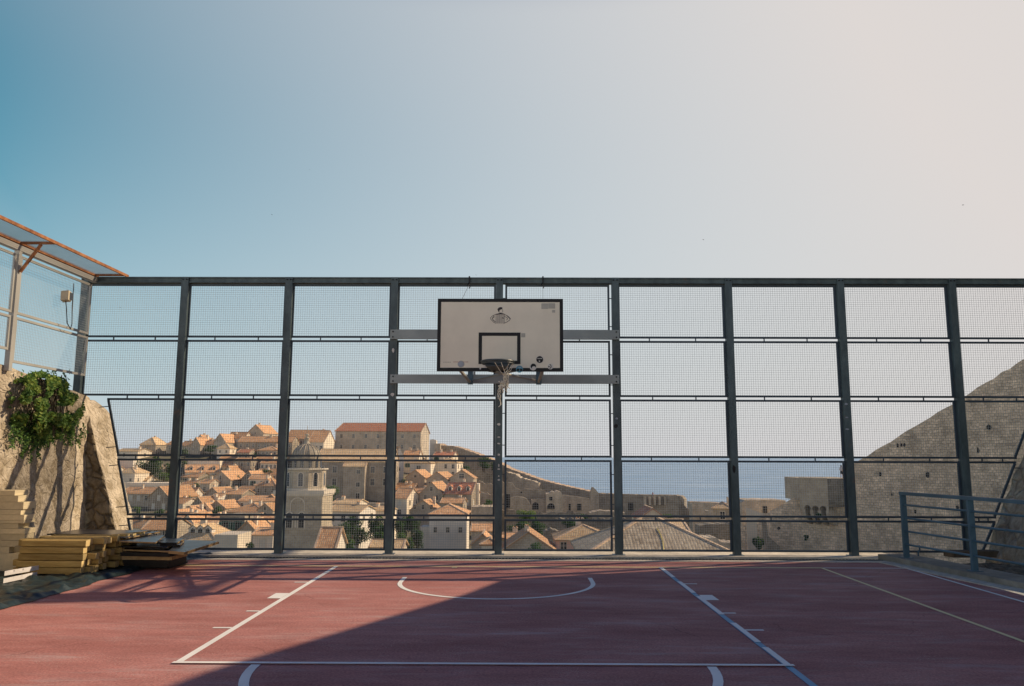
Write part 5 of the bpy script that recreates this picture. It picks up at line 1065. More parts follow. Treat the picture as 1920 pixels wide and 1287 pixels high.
m = MB('stone_tower'); m.lathe([(Ro, zt(920)), (Ro, zt(881))], (cx, cyy, 0), 8, a0=math.pi/8); oct_ = tb('lantern_stage', m)
m = MB('trim'); m.lathe([(Ro+.05, zt(883)), (Ro+.32, zt(881)), (Ro+.32, zt(878.8)), (Ro-.3, zt(878.6))], (cx, cyy, 0), 8, a0=math.pi/8); m.lathe([(Ro+.14, zt(919.8)), (Ro+.14, zt(917)), (Ro, zt(916.8))], (cx, cyy, 0), 8, a0=math.pi/8); tb('cornice', m)
for k in range(8):
    a = -math.pi/2+k*math.pi/4; mb = MB('glass_dark', 'trim'); n = 8; w = .62; c0_ = Vector((cx+ap*math.cos(a), cyy+ap*math.sin(a), 0)); nn = Vector((math.cos(a), math.sin(a), 0)); tt = Vector((-nn.y, nn.x, 0)); zb_, zh = zt(912.5), zt(891.5)-zt(912.5)
    def ring(off, ww, extra): return [c0_+nn*off+tt*(-ww/2)+Vector((0, 0, zb_-extra)), c0_+nn*off+tt*(ww/2)+Vector((0, 0, zb_-extra))]+[c0_+nn*off+tt*(ww/2*math.cos(math.pi*i/n))+Vector((0, 0, zb_+zh+ww/2*math.sin(math.pi*i/n))) for i in range(n+1)]
    mb.face(ring(.03, w+.3, .1), 1); mb.face(ring(.045, w, 0), 0); tb('opening', mb, oct_)
rd = 1.95
m = MB('lead_dome'); m.lathe([(rd+.1, zt(879)), (rd+.1, zt(862)), (rd+.28, zt(861)), (rd+.28, zt(858.5)), (rd, zt(858))], (cx, cyy, 0), 24); tb('drum', m)
m = MB('lead_dome'); zb_, hd = zt(858), zt(832)-zt(858)
pf_ = [(rd*math.cos(t), zb_+hd*math.sin(t)) for t in [math.pi/2*i/12*.94 for i in range(13)]]+[(.30, zb_+hd*1.02)]
m.lathe(pf_, (cx, cyy, 0), 32); dome = tb('dome', m, smooth=True)
m = MB('lead_dome')
for k in range(16):
    a = 2*math.pi*k/16+.1; m.tube([(cx+r_*1.01*math.cos(a), cyy+r_*1.01*math.sin(a), z_) for r_, z_ in pf_], .07, 5)
tb('rib', m, dome)
for k in range(12):
    a = 2*math.pi*k/12; nn = Vector((math.cos(a), math.sin(a), 0)); tt = Vector((-nn.y, nn.x, 0)); c_ = Vector((cx, cyy, 0))+nn*(rd+.10); mb = MB('glass_dark'); z_a, z_b = zt(877), zt(865)
    mb.face([c_+nn*.03-tt*.22+Vector((0, 0, z_a)), c_+nn*.03+tt*.22+Vector((0, 0, z_a)), c_+nn*.03+tt*.22+Vector((0, 0, z_b)), c_+nn*.03-tt*.22+Vector((0, 0, z_b))]); tb('drum_window', mb)
m = MB('stone_tower'); m.lathe([(.5, zb_+hd*.98), (.34, zt(829)), (.30, zt(822)), (.42, zt(821)), (.2, zt(819.5)), (.12, zt(818)), (.22, zt(817)), (.30, zt(815)), (.22, zt(813)), (0, zt(812))], (cx, cyy, 0), 10); m.tube([(cx, cyy, zt(812.5)), (cx, cyy, zt(797))], .035, 5); tb('finial', m, smooth=True)
# ------------------------------------------------------------------ walls, ruins, fortress
def ragged(label, prof, D, base_y=None, th=1.6, rough=.25, mt='stone_warm', name='ruined_wall', cat='ruin', zb=None, openings=(), smooth_top=False, D2=None, group=None, seed=0, cap=False):
    """a wall standing on a line; prof = (px, py) of its top edge, depth runs from D to D2"""
    D2 = D2 or D; n = len(prof); x0, x1 = prof[0][0], prof[-1][0]
    def pt(px, py): return at(px, py, D+(D2-D)*(px-x0)/(x1-x0)-12.54)
    rr = random.Random(seed+int(x0)); tops = []
    steps = max(6, int((x1-x0)/3))
    for i in range(steps+1):
        px = x0+(x1-x0)*i/steps; p = pt(px, lerp_tab(prof, px)); p.z += (rr.uniform(-rough, rough)); tops.append(p)
    z0 = zb if zb is not None else min(tz(p.x, p.y) for p in tops)-2
    o = thing(name, label, cat, (tops[0].x, tops[0].y, z0), group=group); dv = (tops[-1]-tops[0]); dv.z = 0; dv.normalize(); nb = Vector((-dv.y, dv.x, 0))*th
    m = MB(mt, 'tile_cap'); u = 0
    for a, b in zip(tops, tops[1:]):
        L_ = (Vector((b.x, b.y))-Vector((a.x, a.y))).length; az, bz_ = Vector((a.x, a.y, z0)), Vector((b.x, b.y, z0))
        k = max(1, int((max(a.z, b.z)-z0)/6))
        m.face([az, bz_, b, a], 0, [(u, z0), (u+L_, z0), (u+L_, b.z), (u, a.z)]); m.face([a, b, b+nb, a+nb], 1 if cap else 0); m.face([bz_+nb, az+nb, a+nb, b+nb], 0); u += L_
    a, b = tops[0], tops[-1]
    m.face([Vector((a.x, a.y, z0))+nb, Vector((a.x, a.y, z0)), a, a+nb]); m.face([Vector((b.x, b.y, z0)), Vector((b.x, b.y, z0))+nb, b+nb, b])
    m.build('wall', o, o.location)
    for (ax, ay, bx_, by_, arc_) in openings:  # flat dark sheet on the wall paints the shade of a hollow
        p, q = pt(ax, by_), pt(bx_, ay); mb = MB('glass_dark', 'stone_dark'); f = -nb.normalized()*.04; nn = 8; w = (Vector((q.x, q.y, 0))-Vector((p.x, p.y, 0))); 
        pts = [p+f, Vector((q.x, q.y, p.z))+f]
        if arc_:
            c_ = Vector(((p.x+q.x)/2, (p.y+q.y)/2, q.z-w.length/2)); pts += [c_+w*.5*math.cos(math.pi*i/nn)+Vector((0, 0, w.length/2*math.sin(math.pi*i/nn)))+f for i in range(nn+1)]
        else: pts += [q+f, Vector((p.x, p.y, q.z))+f]
        mb.face(pts); mb.bar(Vector((p.x, p.y, p.z-.12))+f, Vector((q.x, q.y, p.z-.12))+f, .3, .22, 1)
        mb.build('opening', o, o.location)
    return o
cw = ragged('long grey city wall running downhill along the sea from the college building', [(822, 832), (828, 835), (850, 837), (858, 839), (880, 846), (910, 857), (935, 868), (955, 879), (975, 886), (1011, 899), (1040, 907), (1075, 915), (1107, 922)], 347, th=3.5, rough=.12, mt='stone_grey', name='city_wall', cat='city wall', D2=302, cap=True, openings=[(1070, 931, 1077, 940, 0)])
ragged('inner parapet wall just below the sloping city wall, right of the middle post', [(948, 885), (965, 889), (975, 896), (1000, 902), (1010, 906)], 322, th=3, rough=.2, mt='stone_warm', name='parapet_wall', cat='wall', D2=314)
ragged('level stretch of city wall with buttress ribs below the sea, by the fifth post', [(1118, 925), (1168, 927), (1215, 928.5), (1268, 929), (1279, 931), (1283, 937)], 298, th=4, rough=.1, mt='stone_grey', name='city_wall', cat='city wall', D2=285, openings=[(1178, 943, 1187, 957, 0)])
m = MB('stone_warm'); cwl = bpy.context.scene.objects['city_wall.001']
for px in (1209, 1218, 1227, 1236, 1246): a, b = at(px, 932, 275.2), at(px, 947, 275.2); m = MB('stone_warm'); m.box(a.x-.35, a.x+.35, a.y-.9, a.y+.8, b.z, a.z); m.build('buttress_rib', cwl, cwl.location)
ragged('pointed stone pier standing on the city wall left of the fifth post', [(1107, 925), (1110, 913), (1113, 914), (1121, 923), (1123, 926)], 297, th=2.5, rough=.02, mt='stone_warm', name='wall_pier', cat='pier')
ragged('white hut wall on the hilltop beside the college building', [(806, 825), (812, 824), (818, 826)], 338, th=5, rough=.02, mt='plaster_white', name='hut', cat='hut')
ragged('square stone turret at the top end of the sloping city wall', [(815, 832), (825, 832)], 336, th=5, rough=.02, mt='stone_warm', name='turret', cat='turret')
RU = [('tall ragged ruin wall behind the arched ruin right of the middle post', [(946, 908), (958, 905), (966, 914), (978, 919), (990, 915), (1000, 921), (1010, 918), (1023, 919), (1027, 929)], 278, dict(openings=[(948, 927, 956, 952, 0), (976, 922, 979, 925, 0)])),
 ('low arched ruin wall with a broken rounded end', [(957, 934), (966, 931), (978, 932), (987, 935), (993, 943), (997, 952)], 264, dict(rough=.1)),
 ('square ruin tower with a dark doorway left of the walled garden', [(1024, 927), (1034, 923), (1044, 921), (1052, 924), (1055, 930)], 270, dict(openings=[(1026, 944, 1040, 954, 1), (1030, 932, 1036, 938, 0)], th=6)),
 ('ruin wall with a wide dark gap between the arch and the tower', [(996, 938), (1010, 936), (1024, 934)], 272, dict(openings=[(998, 942, 1010, 955, 1)])),
 ('long garden wall with a small window right of the ruin tower', [(1055, 928), (1075, 931), (1095, 934), (1108, 936)], 286, dict(rough=.12, mt='stone_grey', openings=[(1066, 945, 1070, 957, 0), (1082, 945, 1090, 957, 0)])),
 ('low broken rubble wall in front of the ruins', [(940, 955), (965, 958), (990, 957), (1020, 962), (1060, 960), (1085, 962), (1110, 966)], 248, dict(rough=.5, mt='stone_dark')),
 ('terrace wall below the city wall left of the middle post', [(866, 884), (885, 880), (905, 884), (935, 890)], 312, dict(rough=.4, mt='stone_dark')),
 ('second terrace wall with jagged top left of the middle post', [(886, 905), (900, 902), (915, 908), (945, 905)], 290, dict(rough=.5)),
 ('third terrace wall above the paved roof terrace', [(890, 925), (905, 922), (920, 927), (945, 926)], 272, dict(rough=.35, mt='stone_grey')),
 ('broad pale paved terrace wall left of the middle post', [(884, 951), (905, 950), (940, 951)], 240, dict(rough=.06, th=9, mt='stone_warm')),
 ('grey rock wall between the trees and the pink house', [(1020, 996), (1032, 993), (1045, 995), (1056, 1003)], 150, dict(rough=.3, mt='stone_dark', th=4)),
 ('rough grey walls behind the golden roof of the pink house', [(1045, 978), (1068, 974), (1085, 972), (1110, 975), (1150, 974), (1175, 972)], 205, dict(rough=.6, mt='stone_dark', th=4)),
 ('pale block of masonry below the city wall by the fifth post', [(1106, 962), (1125, 958), (1150, 959), (1172, 961)], 262, dict(rough=.1, th=6, mt='stone_warm'))]
for lb, pr_, D_, kw in RU: ragged(lb, pr_, D_, **kw)
# stairs and low walls between the sixth post and the sea wall
ragged('low wall with pale coping along the sea, right of the wall stairs', [(1293, 941), (1330, 942), (1368, 944)], 205, th=3, rough=.05, mt='stone_warm', name='sea_wall', cat='wall', cap=True)
ragged('dark wall face behind the wall stairs', [(1283, 952), (1310, 955), (1345, 962), (1375, 968)], 190, th=3, rough=.1, mt='stone_grey', name='stone_wall', cat='wall')
ragged('steep pale coping of the left wall stairs', [(1273, 930), (1280, 944), (1300, 968), (1330, 996), (1345, 1012)], 176, th=.7, rough=.03, mt='stone_dark', name='stair_wall', cat='stairs', cap=True)
ragged('broad pale sloping roof of the right wall stairs', [(1298, 945), (1314, 951), (1332, 970), (1352, 990)], 170, th=3.4, rough=.03, mt='stone_warm', name='stair_wall', cat='stairs', cap=True)
ragged('tall shaded wall piers below the guard house', [(1312, 986), (1330, 984), (1372, 982)], 140, th=4, rough=.08, mt='stone_dark', name='stone_wall', cat='wall')
ragged('plain shaded wall at the foot of the big brown roof, by the sixth post', [(1322, 1008), (1345, 1009), (1349, 1016), (1390, 1020)], 82, th=3, rough=.05, mt='stone_warm', name='stone_wall', cat='wall')
# fortress
FT_ = [(1384, 990, 119), (1430, 968, 117), (1447, 957, 116), (1498, 927, 114), (1560, 904, 111), (1596, 900, 109), (1599, 871.5, 108.4), (1700, 809, 103), (1787, 757, 98), (1893, 690, 92), (2000, 622, 86), (2200, 500, 78), (2500, 250, 70)]
fort = thing('fortress_wall', 'great bare stone fortress wall with a long sloping top, filling the right side beyond the fence', 'fortress', (at(1600, 1000, 95).x, 95, -22)); FO = fort.location.copy()
m = MB('stone_fort', 'stone_warm'); tops = []
for (a, b, c), (d, e, f) in zip(FT_, FT_[1:]):
    n = max(1, int((d-a)/14))
    for k in range(n): t = k/n; p = at(a+(d-a)*t, b+(e-b)*t, c+(f-c)*t-12.54); p.z += rnd.uniform(-.13, .1); tops.append(p)
u = 0
for a, b in zip(tops, tops[1:]):
    L_ = (b-a).xy.length; az, bz_ = Vector((a.x, a.y, -24)), Vector((b.x, b.y, -24)); m.face([az, bz_, b, a], 0, [(u, -24), (u+L_, -24), (u+L_, b.z), (u, a.z)]); nb = Vector((.6, .8, 0))*4; m.face([a, b, b+nb, a+nb], 1); m.face([bz_+nb, az+nb, a+nb, b+nb]); u += L_
m.face([Vector((tops[0].x, tops[0].y, -24))+nb, Vector((tops[0].x, tops[0].y, -24)), tops[0], tops[0]+nb]); m.build('wall', fort, FO)
def onfort(px, py, off=.05):
    for (a, b, c), (d, e, f) in zip(FT_, FT_[1:]):
        if a <= px <= d: return at(px, py, c+(f-c)*(px-a)/(d-a)-12.54-off)
for px, py, w, h in ((1683, 836, .35, .55), (1689.5, 835, .35, .5), (1696, 835, .4, .5), (1739, 891, .5, .75), (1650, 890, .4, .6), (1800, 912, .4, .5), (1672, 928, .3, .4), (1795, 952, .4, .6), (1854, 802, .7, .7), (1834, 845, .35, .8), (1716, 960, .35, .5), (1460, 991, .6, .45)):
    c = onfort(px, py); m = MB('grate_dark'); rr = random.Random(px); n = 7; m.face([(c.x+w/2*math.cos(6.283*k/n)*rr.uniform(.7, 1.2), c.y-.02, c.z+h/2*math.sin(6.283*k/n)*rr.uniform(.7, 1.2)) for k in range(n)]); m.build('putlog_hole', fort, FO)  # flat dark patches paint the shade inside the holes
ragged('square stone block with a small opening at the left foot of the fortress', [(1390, 942), (1396, 938), (1440, 938), (1473, 939)], 126, th=6, rough=.05, mt='stone_warm', name='stone_block', cat='building', openings=[(1430, 949, 1438, 962, 0)])
ragged('thin pale sloping coping at the left foot of the fortress', [(1400, 952), (1420, 960), (1445, 967)], 117.5, th=.5, rough=.02, mt='plaster_pale', name='coping', cat='coping')
ragged('small leaning stone shed wall at the lower left of the fortress', [(1437, 976), (1438, 1003), (1462, 1025)], 112, th=2, rough=.03, mt='stone_dark', name='stone_wall', cat='wall')
# bastion
YBs = 96.6; bas = thing('bastion', 'plain stone box turret on three arched corbels projecting from the fortress wall', 'bastion', at(1550, 950, YBs)); bO = bas.location.copy()
Lp, Mp, Rp = at(1497.5, 896, YBs+3.2), at(1551, 899, YBs), at(1606, 897, YBs+.9); zl = at(1551, 941, YBs).z; ztp = Mp.z+.1; z_r = at(1570, 951.5, YBs).z
m = MB('stone_tower', 'stone_dark')
def uvq(a, b, z0, z1): L_ = (b-a).xy.length; return [Vector((a.x, a.y, z0)), Vector((b.x, b.y, z0)), Vector((b.x, b.y, z1)), Vector((a.x, a.y, z1))], [(0, z0), (L_, z0), (L_, z1), (0, z1)]
q, uv = uvq(Lp, Mp, zl, ztp); m.face(q, 0, uv); q, uv = uvq(Mp, Rp, z_r, ztp); m.face(q, 1, uv)  # right face in darker stone, shade put into its colour
bk1, bk2 = Lp+Vector((0, 6, 0)), Rp+Vector((0, 8, 0)); q, uv = uvq(bk1, Lp, zl, ztp); m.face(q, 0, uv); q, uv = uvq(Rp, bk2, z_r, ztp); m.face(q, 0, uv)
F = lambda v, z: Vector((v.x, v.y, z))
m.face([F(Lp, ztp), F(Mp, ztp), F(Rp, ztp), F(bk2, ztp), F(bk1, ztp)]); m.face([F(bk1, zl), F(bk2, zl), F(Rp, zl), F(Mp, zl), F(Lp, zl)]); m.face([F(Mp, z_r), F(Mp, zl), F(Rp, zl), F(Rp, z_r)]); m.face([F(Mp, z_r), F(Rp, z_r), F(bk2, z_r), F(Mp, z_r)+Vector((0, 6, 0))]); m.build('wall', bas, bO)
m = MB('plaster_pale'); m.bar(F(Lp, ztp+.05), F(Mp, ztp+.05), .25, .09); m.build('coping', bas, bO)
# arcade strip and corbels under the left face
dirb = (Mp-Lp); dirb.z = 0; Lb = dirb.length; db = dirb.normalized(); nbk = Vector((-db.y, db.x, 0)); zlo = at(1530, 957, YBs+1).z
m = MB('stone_tower', 'stone_dark'); nA = 3; x_ = [.13+(.87-.06)*k/nA for k in range(nA+1)]
pts_top = []
for k in range(nA):
    a, b = x_[k]*Lb, x_[k+1]*Lb; c_ = (a+b)/2; r_ = (b-a)*.46; hgt = (zl-zlo)
    for j in range(10):
        t0, t1 = math.pi*(1-j/10), math.pi*(1-(j+1)/10); X0, X1 = c_+r_*math.cos(t0), c_+r_*math.cos(t1); Z0, Z1 = zl-hgt+min(hgt*.92, r_*1.15*math.sin(t0)), zl-hgt+min(hgt*.92, r_*1.15*math.sin(t1))
        P = lambda X, Z, o=0: F(Lp+db*X, Z)+nbk*o
        m.face([P(X0, Z0), P(X1, Z1), P(X1, zl), P(X0, zl)]); m.face([P(X0, Z0), P(X0, Z0, 1.6), P(X1, Z1, 1.6), P(X1, Z1)])
    m.face([P(a, zlo-.4, 1.5), P(b, zlo-.4, 1.5), P(b, zl, 1.5), P(a, zl, 1.5)], 1)  # dark back plane paints the shade inside the arches
    for e0, e1 in ((a, c_-r_), (c_+r_, b)): m.face([P(e0, zl-hgt), P(e1, zl-hgt), P(e1, zl), P(e0, zl)])
m.face([P(0, zl-hgt), P(x_[0]*Lb, zl-hgt), P(x_[0]*Lb, zl), P(0, zl)]); m.face([P(x_[-1]*Lb, zl-hgt), P(Lb, zl-hgt), P(Lb, zl), P(x_[-1]*Lb, zl)]); m.build('arcade', bas, bO)
for k in range(nA+1):
    X = x_[k]*Lb; w = .22; m = MB('stone_tower'); n = 8; pr_ = [(0, 0)]+[(2.2*(1-math.cos(math.pi/2*i/n)), -2.1*math.sin(math.pi/2*i/n)) for i in range(n+1)]+[(2.4, 0)]
    L1 = [P(X-w, zlo+q[1], q[0]) for q in pr_]; L2 = [P(X+w, zlo+q[1], q[0]) for q in pr_]; m.face(L1); m.face(L2[::-1])
    for i in range(len(pr_)): j = (i+1) % len(pr_); m.face([L1[i], L2[i], L2[j], L1[j]])
    m.build('corbel', bas, bO)
# ------------------------------------------------------------------ trees and shrubs
def tree(label, px, py0, py1, hw, D, mix=(3, 4, 2, 0), n=2600, ls=.38, name='tree', cat='tree', lobes=7, trunk=True, group=None, seed=0, ybase=None, density=1.):
    Y = D-12.54; c = at(px, (py0+py1)/2, Y); k = D/1511; rx = hw*k; rz = (py1-py0)/2*k; r = random.Random(int(px*13+py0*7)+seed)
    gz = tz(c.x, Y) if ybase is None else at(px, ybase, Y).z
    o = thing(name, label, cat, (c.x, Y, gz), group=group); O = o.location.copy()
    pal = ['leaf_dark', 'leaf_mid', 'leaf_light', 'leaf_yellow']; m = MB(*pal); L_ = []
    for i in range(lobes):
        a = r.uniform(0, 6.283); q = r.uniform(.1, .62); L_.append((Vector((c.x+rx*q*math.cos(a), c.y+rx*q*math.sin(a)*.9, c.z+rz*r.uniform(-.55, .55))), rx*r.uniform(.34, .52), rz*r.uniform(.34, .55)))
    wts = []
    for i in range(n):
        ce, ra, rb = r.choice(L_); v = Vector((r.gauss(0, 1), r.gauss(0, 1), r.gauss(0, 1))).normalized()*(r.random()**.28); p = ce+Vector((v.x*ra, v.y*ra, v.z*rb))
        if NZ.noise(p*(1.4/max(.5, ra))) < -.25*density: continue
        lit = v.dot(SUN)*.5+.5+r.uniform(-.25, .25)+(v.z*.2); s = sum(mix); cum = 0; mi = 0; t = max(0, min(.999, lit*.8))*s  # leaf tone follows the sun direction, so sunlit sides are painted lighter
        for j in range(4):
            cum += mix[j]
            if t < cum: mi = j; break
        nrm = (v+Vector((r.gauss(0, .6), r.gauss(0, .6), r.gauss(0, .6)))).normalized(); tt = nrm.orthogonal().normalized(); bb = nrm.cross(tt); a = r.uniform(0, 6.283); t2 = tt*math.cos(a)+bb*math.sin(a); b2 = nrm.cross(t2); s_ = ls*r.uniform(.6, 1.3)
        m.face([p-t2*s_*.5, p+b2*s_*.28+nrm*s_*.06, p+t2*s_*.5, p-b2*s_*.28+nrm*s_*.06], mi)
    m.build('crown', o, O)
    m = MB('bark'); h = c.z-gz
    if trunk and h > .3:
        m.tube([(c.x, c.y, gz-.5), (c.x+.1*rx, c.y, gz+h*.5), (c.x, c.y, c.z)], [max(.06, rx*.09), max(.05, rx*.07), max(.03, rx*.04)], 7)
        for ce, ra, rb in L_[:5]: m.tube([(c.x+.05*rx, c.y, gz+h*.55), ce.lerp(c, .4), ce], [rx*.05, rx*.035, rx*.015], 5)
        m.build('trunk', o, O)
    else:
        for ce, ra, rb in L_[:5]: m.tube([(c.x, c.y, gz-.1), ce.lerp(c, .5), ce], [rx*.04, rx*.03, rx*.012], 5)
        m.build('stem', o, O)
    return o
TR = [('big dark round tree beside the pale house at far left', 280, 856, 908, 29, 300, dict(mix=(6, 3, .6, 0), n=4200, ls=.55)),
 ('small dark shrub against the tan hill behind the first full fence post', 318, 866, 905, 14, 305, dict(mix=(5, 3, 1, 0), n=1300, ls=.5)),
 ('olive bush to the right of the big dark tree', 306, 884, 906, 13, 296, dict(mix=(1, 3, 3, 1), n=1100, ls=.4)),
 ('dark green bush among the skyline roofs', 394, 835, 849, 15, 332, dict(mix=(3, 4, 2, 0), n=1300, ls=.45)),
 ('dark little tree left of the skyline bush', 346, 840, 860, 9, 330, dict(mix=(6, 3, 1, 0), n=900, ls=.45)),
 ('dark tree behind the rail left of the pale terrace building', 347, 862, 892, 10, 318, dict(mix=(6, 3, 1, 0), n=900, ls=.45)),
 ('small bright bush on a house terrace below the long plain house', 258, 950, 964, 10, 236, dict(mix=(1, 3, 3, 0), n=900, ls=.3)),
 ('green tree between the belfry and the monastery front', 618, 909, 948, 21, 222, dict(mix=(2, 4, 3, 0), n=2600)),
 ('dark slim tree against the monastery wall', 606, 922, 955, 10, 232, dict(mix=(5, 3, 1, 0), n=900)),
 ('dark garden tree right of the white gable at the belfry foot', 640, 976, 1030, 20, 142, dict(mix=(5, 4, 1, 0), n=2600, ls=.3)),
 ('bright bush at the kerb among the garden trees', 652, 1008, 1034, 14, 112, dict(mix=(2, 4, 3, 0), n=1500, ls=.22)),
 ('tall dark garden tree left of the fourth post', 705, 966, 1016, 22, 150, dict(mix=(5, 4, 1, 0), n=2800, ls=.3)),
 ('dark bush in the garden hollow below the golden roof', 672, 985, 1024, 22, 158, dict(mix=(6, 3, 1, 0), n=2400, ls=.32)),
 ('dark tree in front of the golden roofed house, nearer the belfry', 628, 968, 1016, 19, 152, dict(mix=(6, 3, 1, 0), n=2400, ls=.3)),
 ('dark tree in front of the golden roofed house, at its right end', 660, 966, 1008, 21, 156, dict(mix=(6, 4, 1, 0), n=2600, ls=.3)),
 ('low dark tree filling the garden just left of the fourth post', 716, 984, 1022, 17, 140, dict(mix=(5, 4, 2, 0), n=2000, ls=.28)),
 ('dark tree right of the fourth post', 752, 970, 1012, 18, 152, dict(mix=(5, 4, 1, 0), n=2000, ls=.3)),
 ('light green bush low beside the fourth post', 748, 998, 1034, 15, 126, dict(mix=(1, 4, 4, 0), n=1600, ls=.25)),
 ('wide dark bush left of the white hip roofed house', 781, 988, 1036, 22, 138, dict(mix=(6, 3, 1, 0), n=2600, ls=.28)),
 ('dark tree behind the white annex', 772, 966, 1000, 22, 160, dict(mix=(6, 3, 1, 0), n=2200, ls=.32)),
 ('dark tree with lit top right of the middle post', 975, 972, 1012, 28, 162, dict(mix=(4, 4, 2, 0), n=3200, ls=.32)),
 ('dark tree beside the grey rock wall', 1013, 974, 1008, 20, 166, dict(mix=(5, 4, 2, 0), n=2400, ls=.32)),
 ('yellow green bush below the ruins', 988, 955, 976, 22, 236, dict(mix=(0, 1, 4, 4), n=1800, ls=.4)),
 ('shrub in front of the long rake roof', 1004, 1018, 1038, 20, 92, dict(mix=(4, 4, 1, 0), n=1500, ls=.17)),
 ('dark shrubs on the slope under the city wall', 905, 856, 880, 20, 322, dict(mix=(4, 4, 1, 0), n=1500, ls=.45)),
 ('low shrub on the slope near the middle post', 928, 866, 888, 12, 316, dict(mix=(5, 3, 1, 0), n=900, ls=.45)),
 ('light green shrub beside the dark red gabled house', 1250, 960, 975, 13, 158, dict(mix=(0, 2, 4, 2), n=1000, ls=.25)),
 ('dark spiky plant growing on the fortress wall foot', 1421, 1004, 1036, 13, 108, dict(mix=(5, 3, 2, 1), n=900, ls=.28)),
 ('small shrub at the kerb left of the belfry', 468, 1010, 1034, 10, 112, dict(mix=(1, 3, 4, 1), n=900, ls=.2)),
 ('dark bush behind the houses below the skyline row window house', 505, 878, 898, 14, 300, dict(mix=(5, 3, 1, 0), n=1000, ls=.4)),
 ('bush between the gabled houses left of the college wall', 640, 850, 870, 14, 300, dict(mix=(4, 4, 1, 0), n=900, ls=.4))]
TR += [('dark bush between roofs below the central gabled house', 440, 930, 950, 10, 266, dict(mix=(5, 3, 1, 0), n=900, ls=.4)),
 ('green bush left of the narrow tall house', 368, 905, 924, 9, 284, dict(mix=(4, 4, 1, 0), n=900, ls=.4)),
 ('dark tree rising behind the wide hip roofed house', 466, 924, 948, 11, 260, dict(mix=(6, 3, 1, 0), n=1100, ls=.4)),
 ('dark shrub beside the second full fence post above the lower rail', 515, 928, 950, 10, 264, dict(mix=(6, 3, 1, 0), n=900, ls=.4)),
 ('green shrub in the yard of the stepped orange roofs', 352, 926, 944, 9, 258, dict(mix=(3, 4, 2, 0), n=900, ls=.35)),
 ('dark tree between the skyline row window house and the tall grey house', 476, 850, 868, 9, 318, dict(mix=(6, 3, 1, 0), n=900, ls=.45)),
 ('dark cypress like bush right of the central gabled house', 443, 890, 914, 7, 292, dict(mix=(6, 3, .5, 0), n=900, ls=.4)),
 ('dark garden bush in front of the long plain house', 300, 955, 972, 12, 232, dict(mix=(5, 4, 1, 0), n=1000, ls=.35)),
 ('dark tree in the gap between the round window house and the white gable', 757, 896, 918, 9, 278, dict(mix=(6, 3, 1, 0), n=900, ls=.4)),
 ('bush between the big grey gable and the dormer house', 832, 930, 950, 8, 250, dict(mix=(5, 4, 1, 0), n=800, ls=.35)),
 ('ivy dark bush on the terrace below the hilltop wall', 872, 872, 888, 13, 314, dict(mix=(5, 4, 1, 0), n=1000, ls=.45)),
 ('dark shrubs at the foot of the ruins', 1090, 962, 978, 16, 240, dict(mix=(5, 4, 1, 0), n=1100, ls=.4)),
 ('dark trees beside the grey rock wall near the fifth post', 1070, 975, 992, 18, 190, dict(mix=(5, 4, 1, 0), n=1400, ls=.35)),
 ('green bush on the terrace left of the middle post', 915, 935, 950, 12, 262, dict(mix=(2, 4, 3, 0), n=900, ls=.4))]
TR += [('broad dark tree at the kerb between the fourth post and the white annex', 758, 990, 1038, 20, 118, dict(mix=(4, 4, 2, 0), n=2400, ls=.24)),
 ('leafy green tree at the kerb left of the fourth post', 712, 994, 1030, 15, 128, dict(mix=(3, 4, 3, 0), n=1800, ls=.25)),
 ('round green tree right of the tan hip roof with arched dormers', 436, 990, 1016, 12, 150, dict(mix=(3, 4, 2, 0), n=1300, ls=.28)),
 ('green tree between the cross roof and the wide hip roofed house', 410, 946, 968, 12, 242, dict(mix=(3, 4, 2, 0), n=1200, ls=.36))]
for lb, px, a, b, hw, D_, kw in TR:
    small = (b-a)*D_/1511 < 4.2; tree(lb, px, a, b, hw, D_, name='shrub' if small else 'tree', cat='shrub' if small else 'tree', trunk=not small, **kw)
for lb, px, a, b, hw in (('tuft of weeds under the bastion corbels', 1535, 962, 972, 7), ('small dark tuft on the fortress wall below the bastion', 1512, 1002, 1014, 5)):
    tree(lb, px, a, b, hw, 108, mix=(5, 3, 1, 0), n=380, ls=.22, name='shrub', cat='shrub', trunk=False, ybase=b)
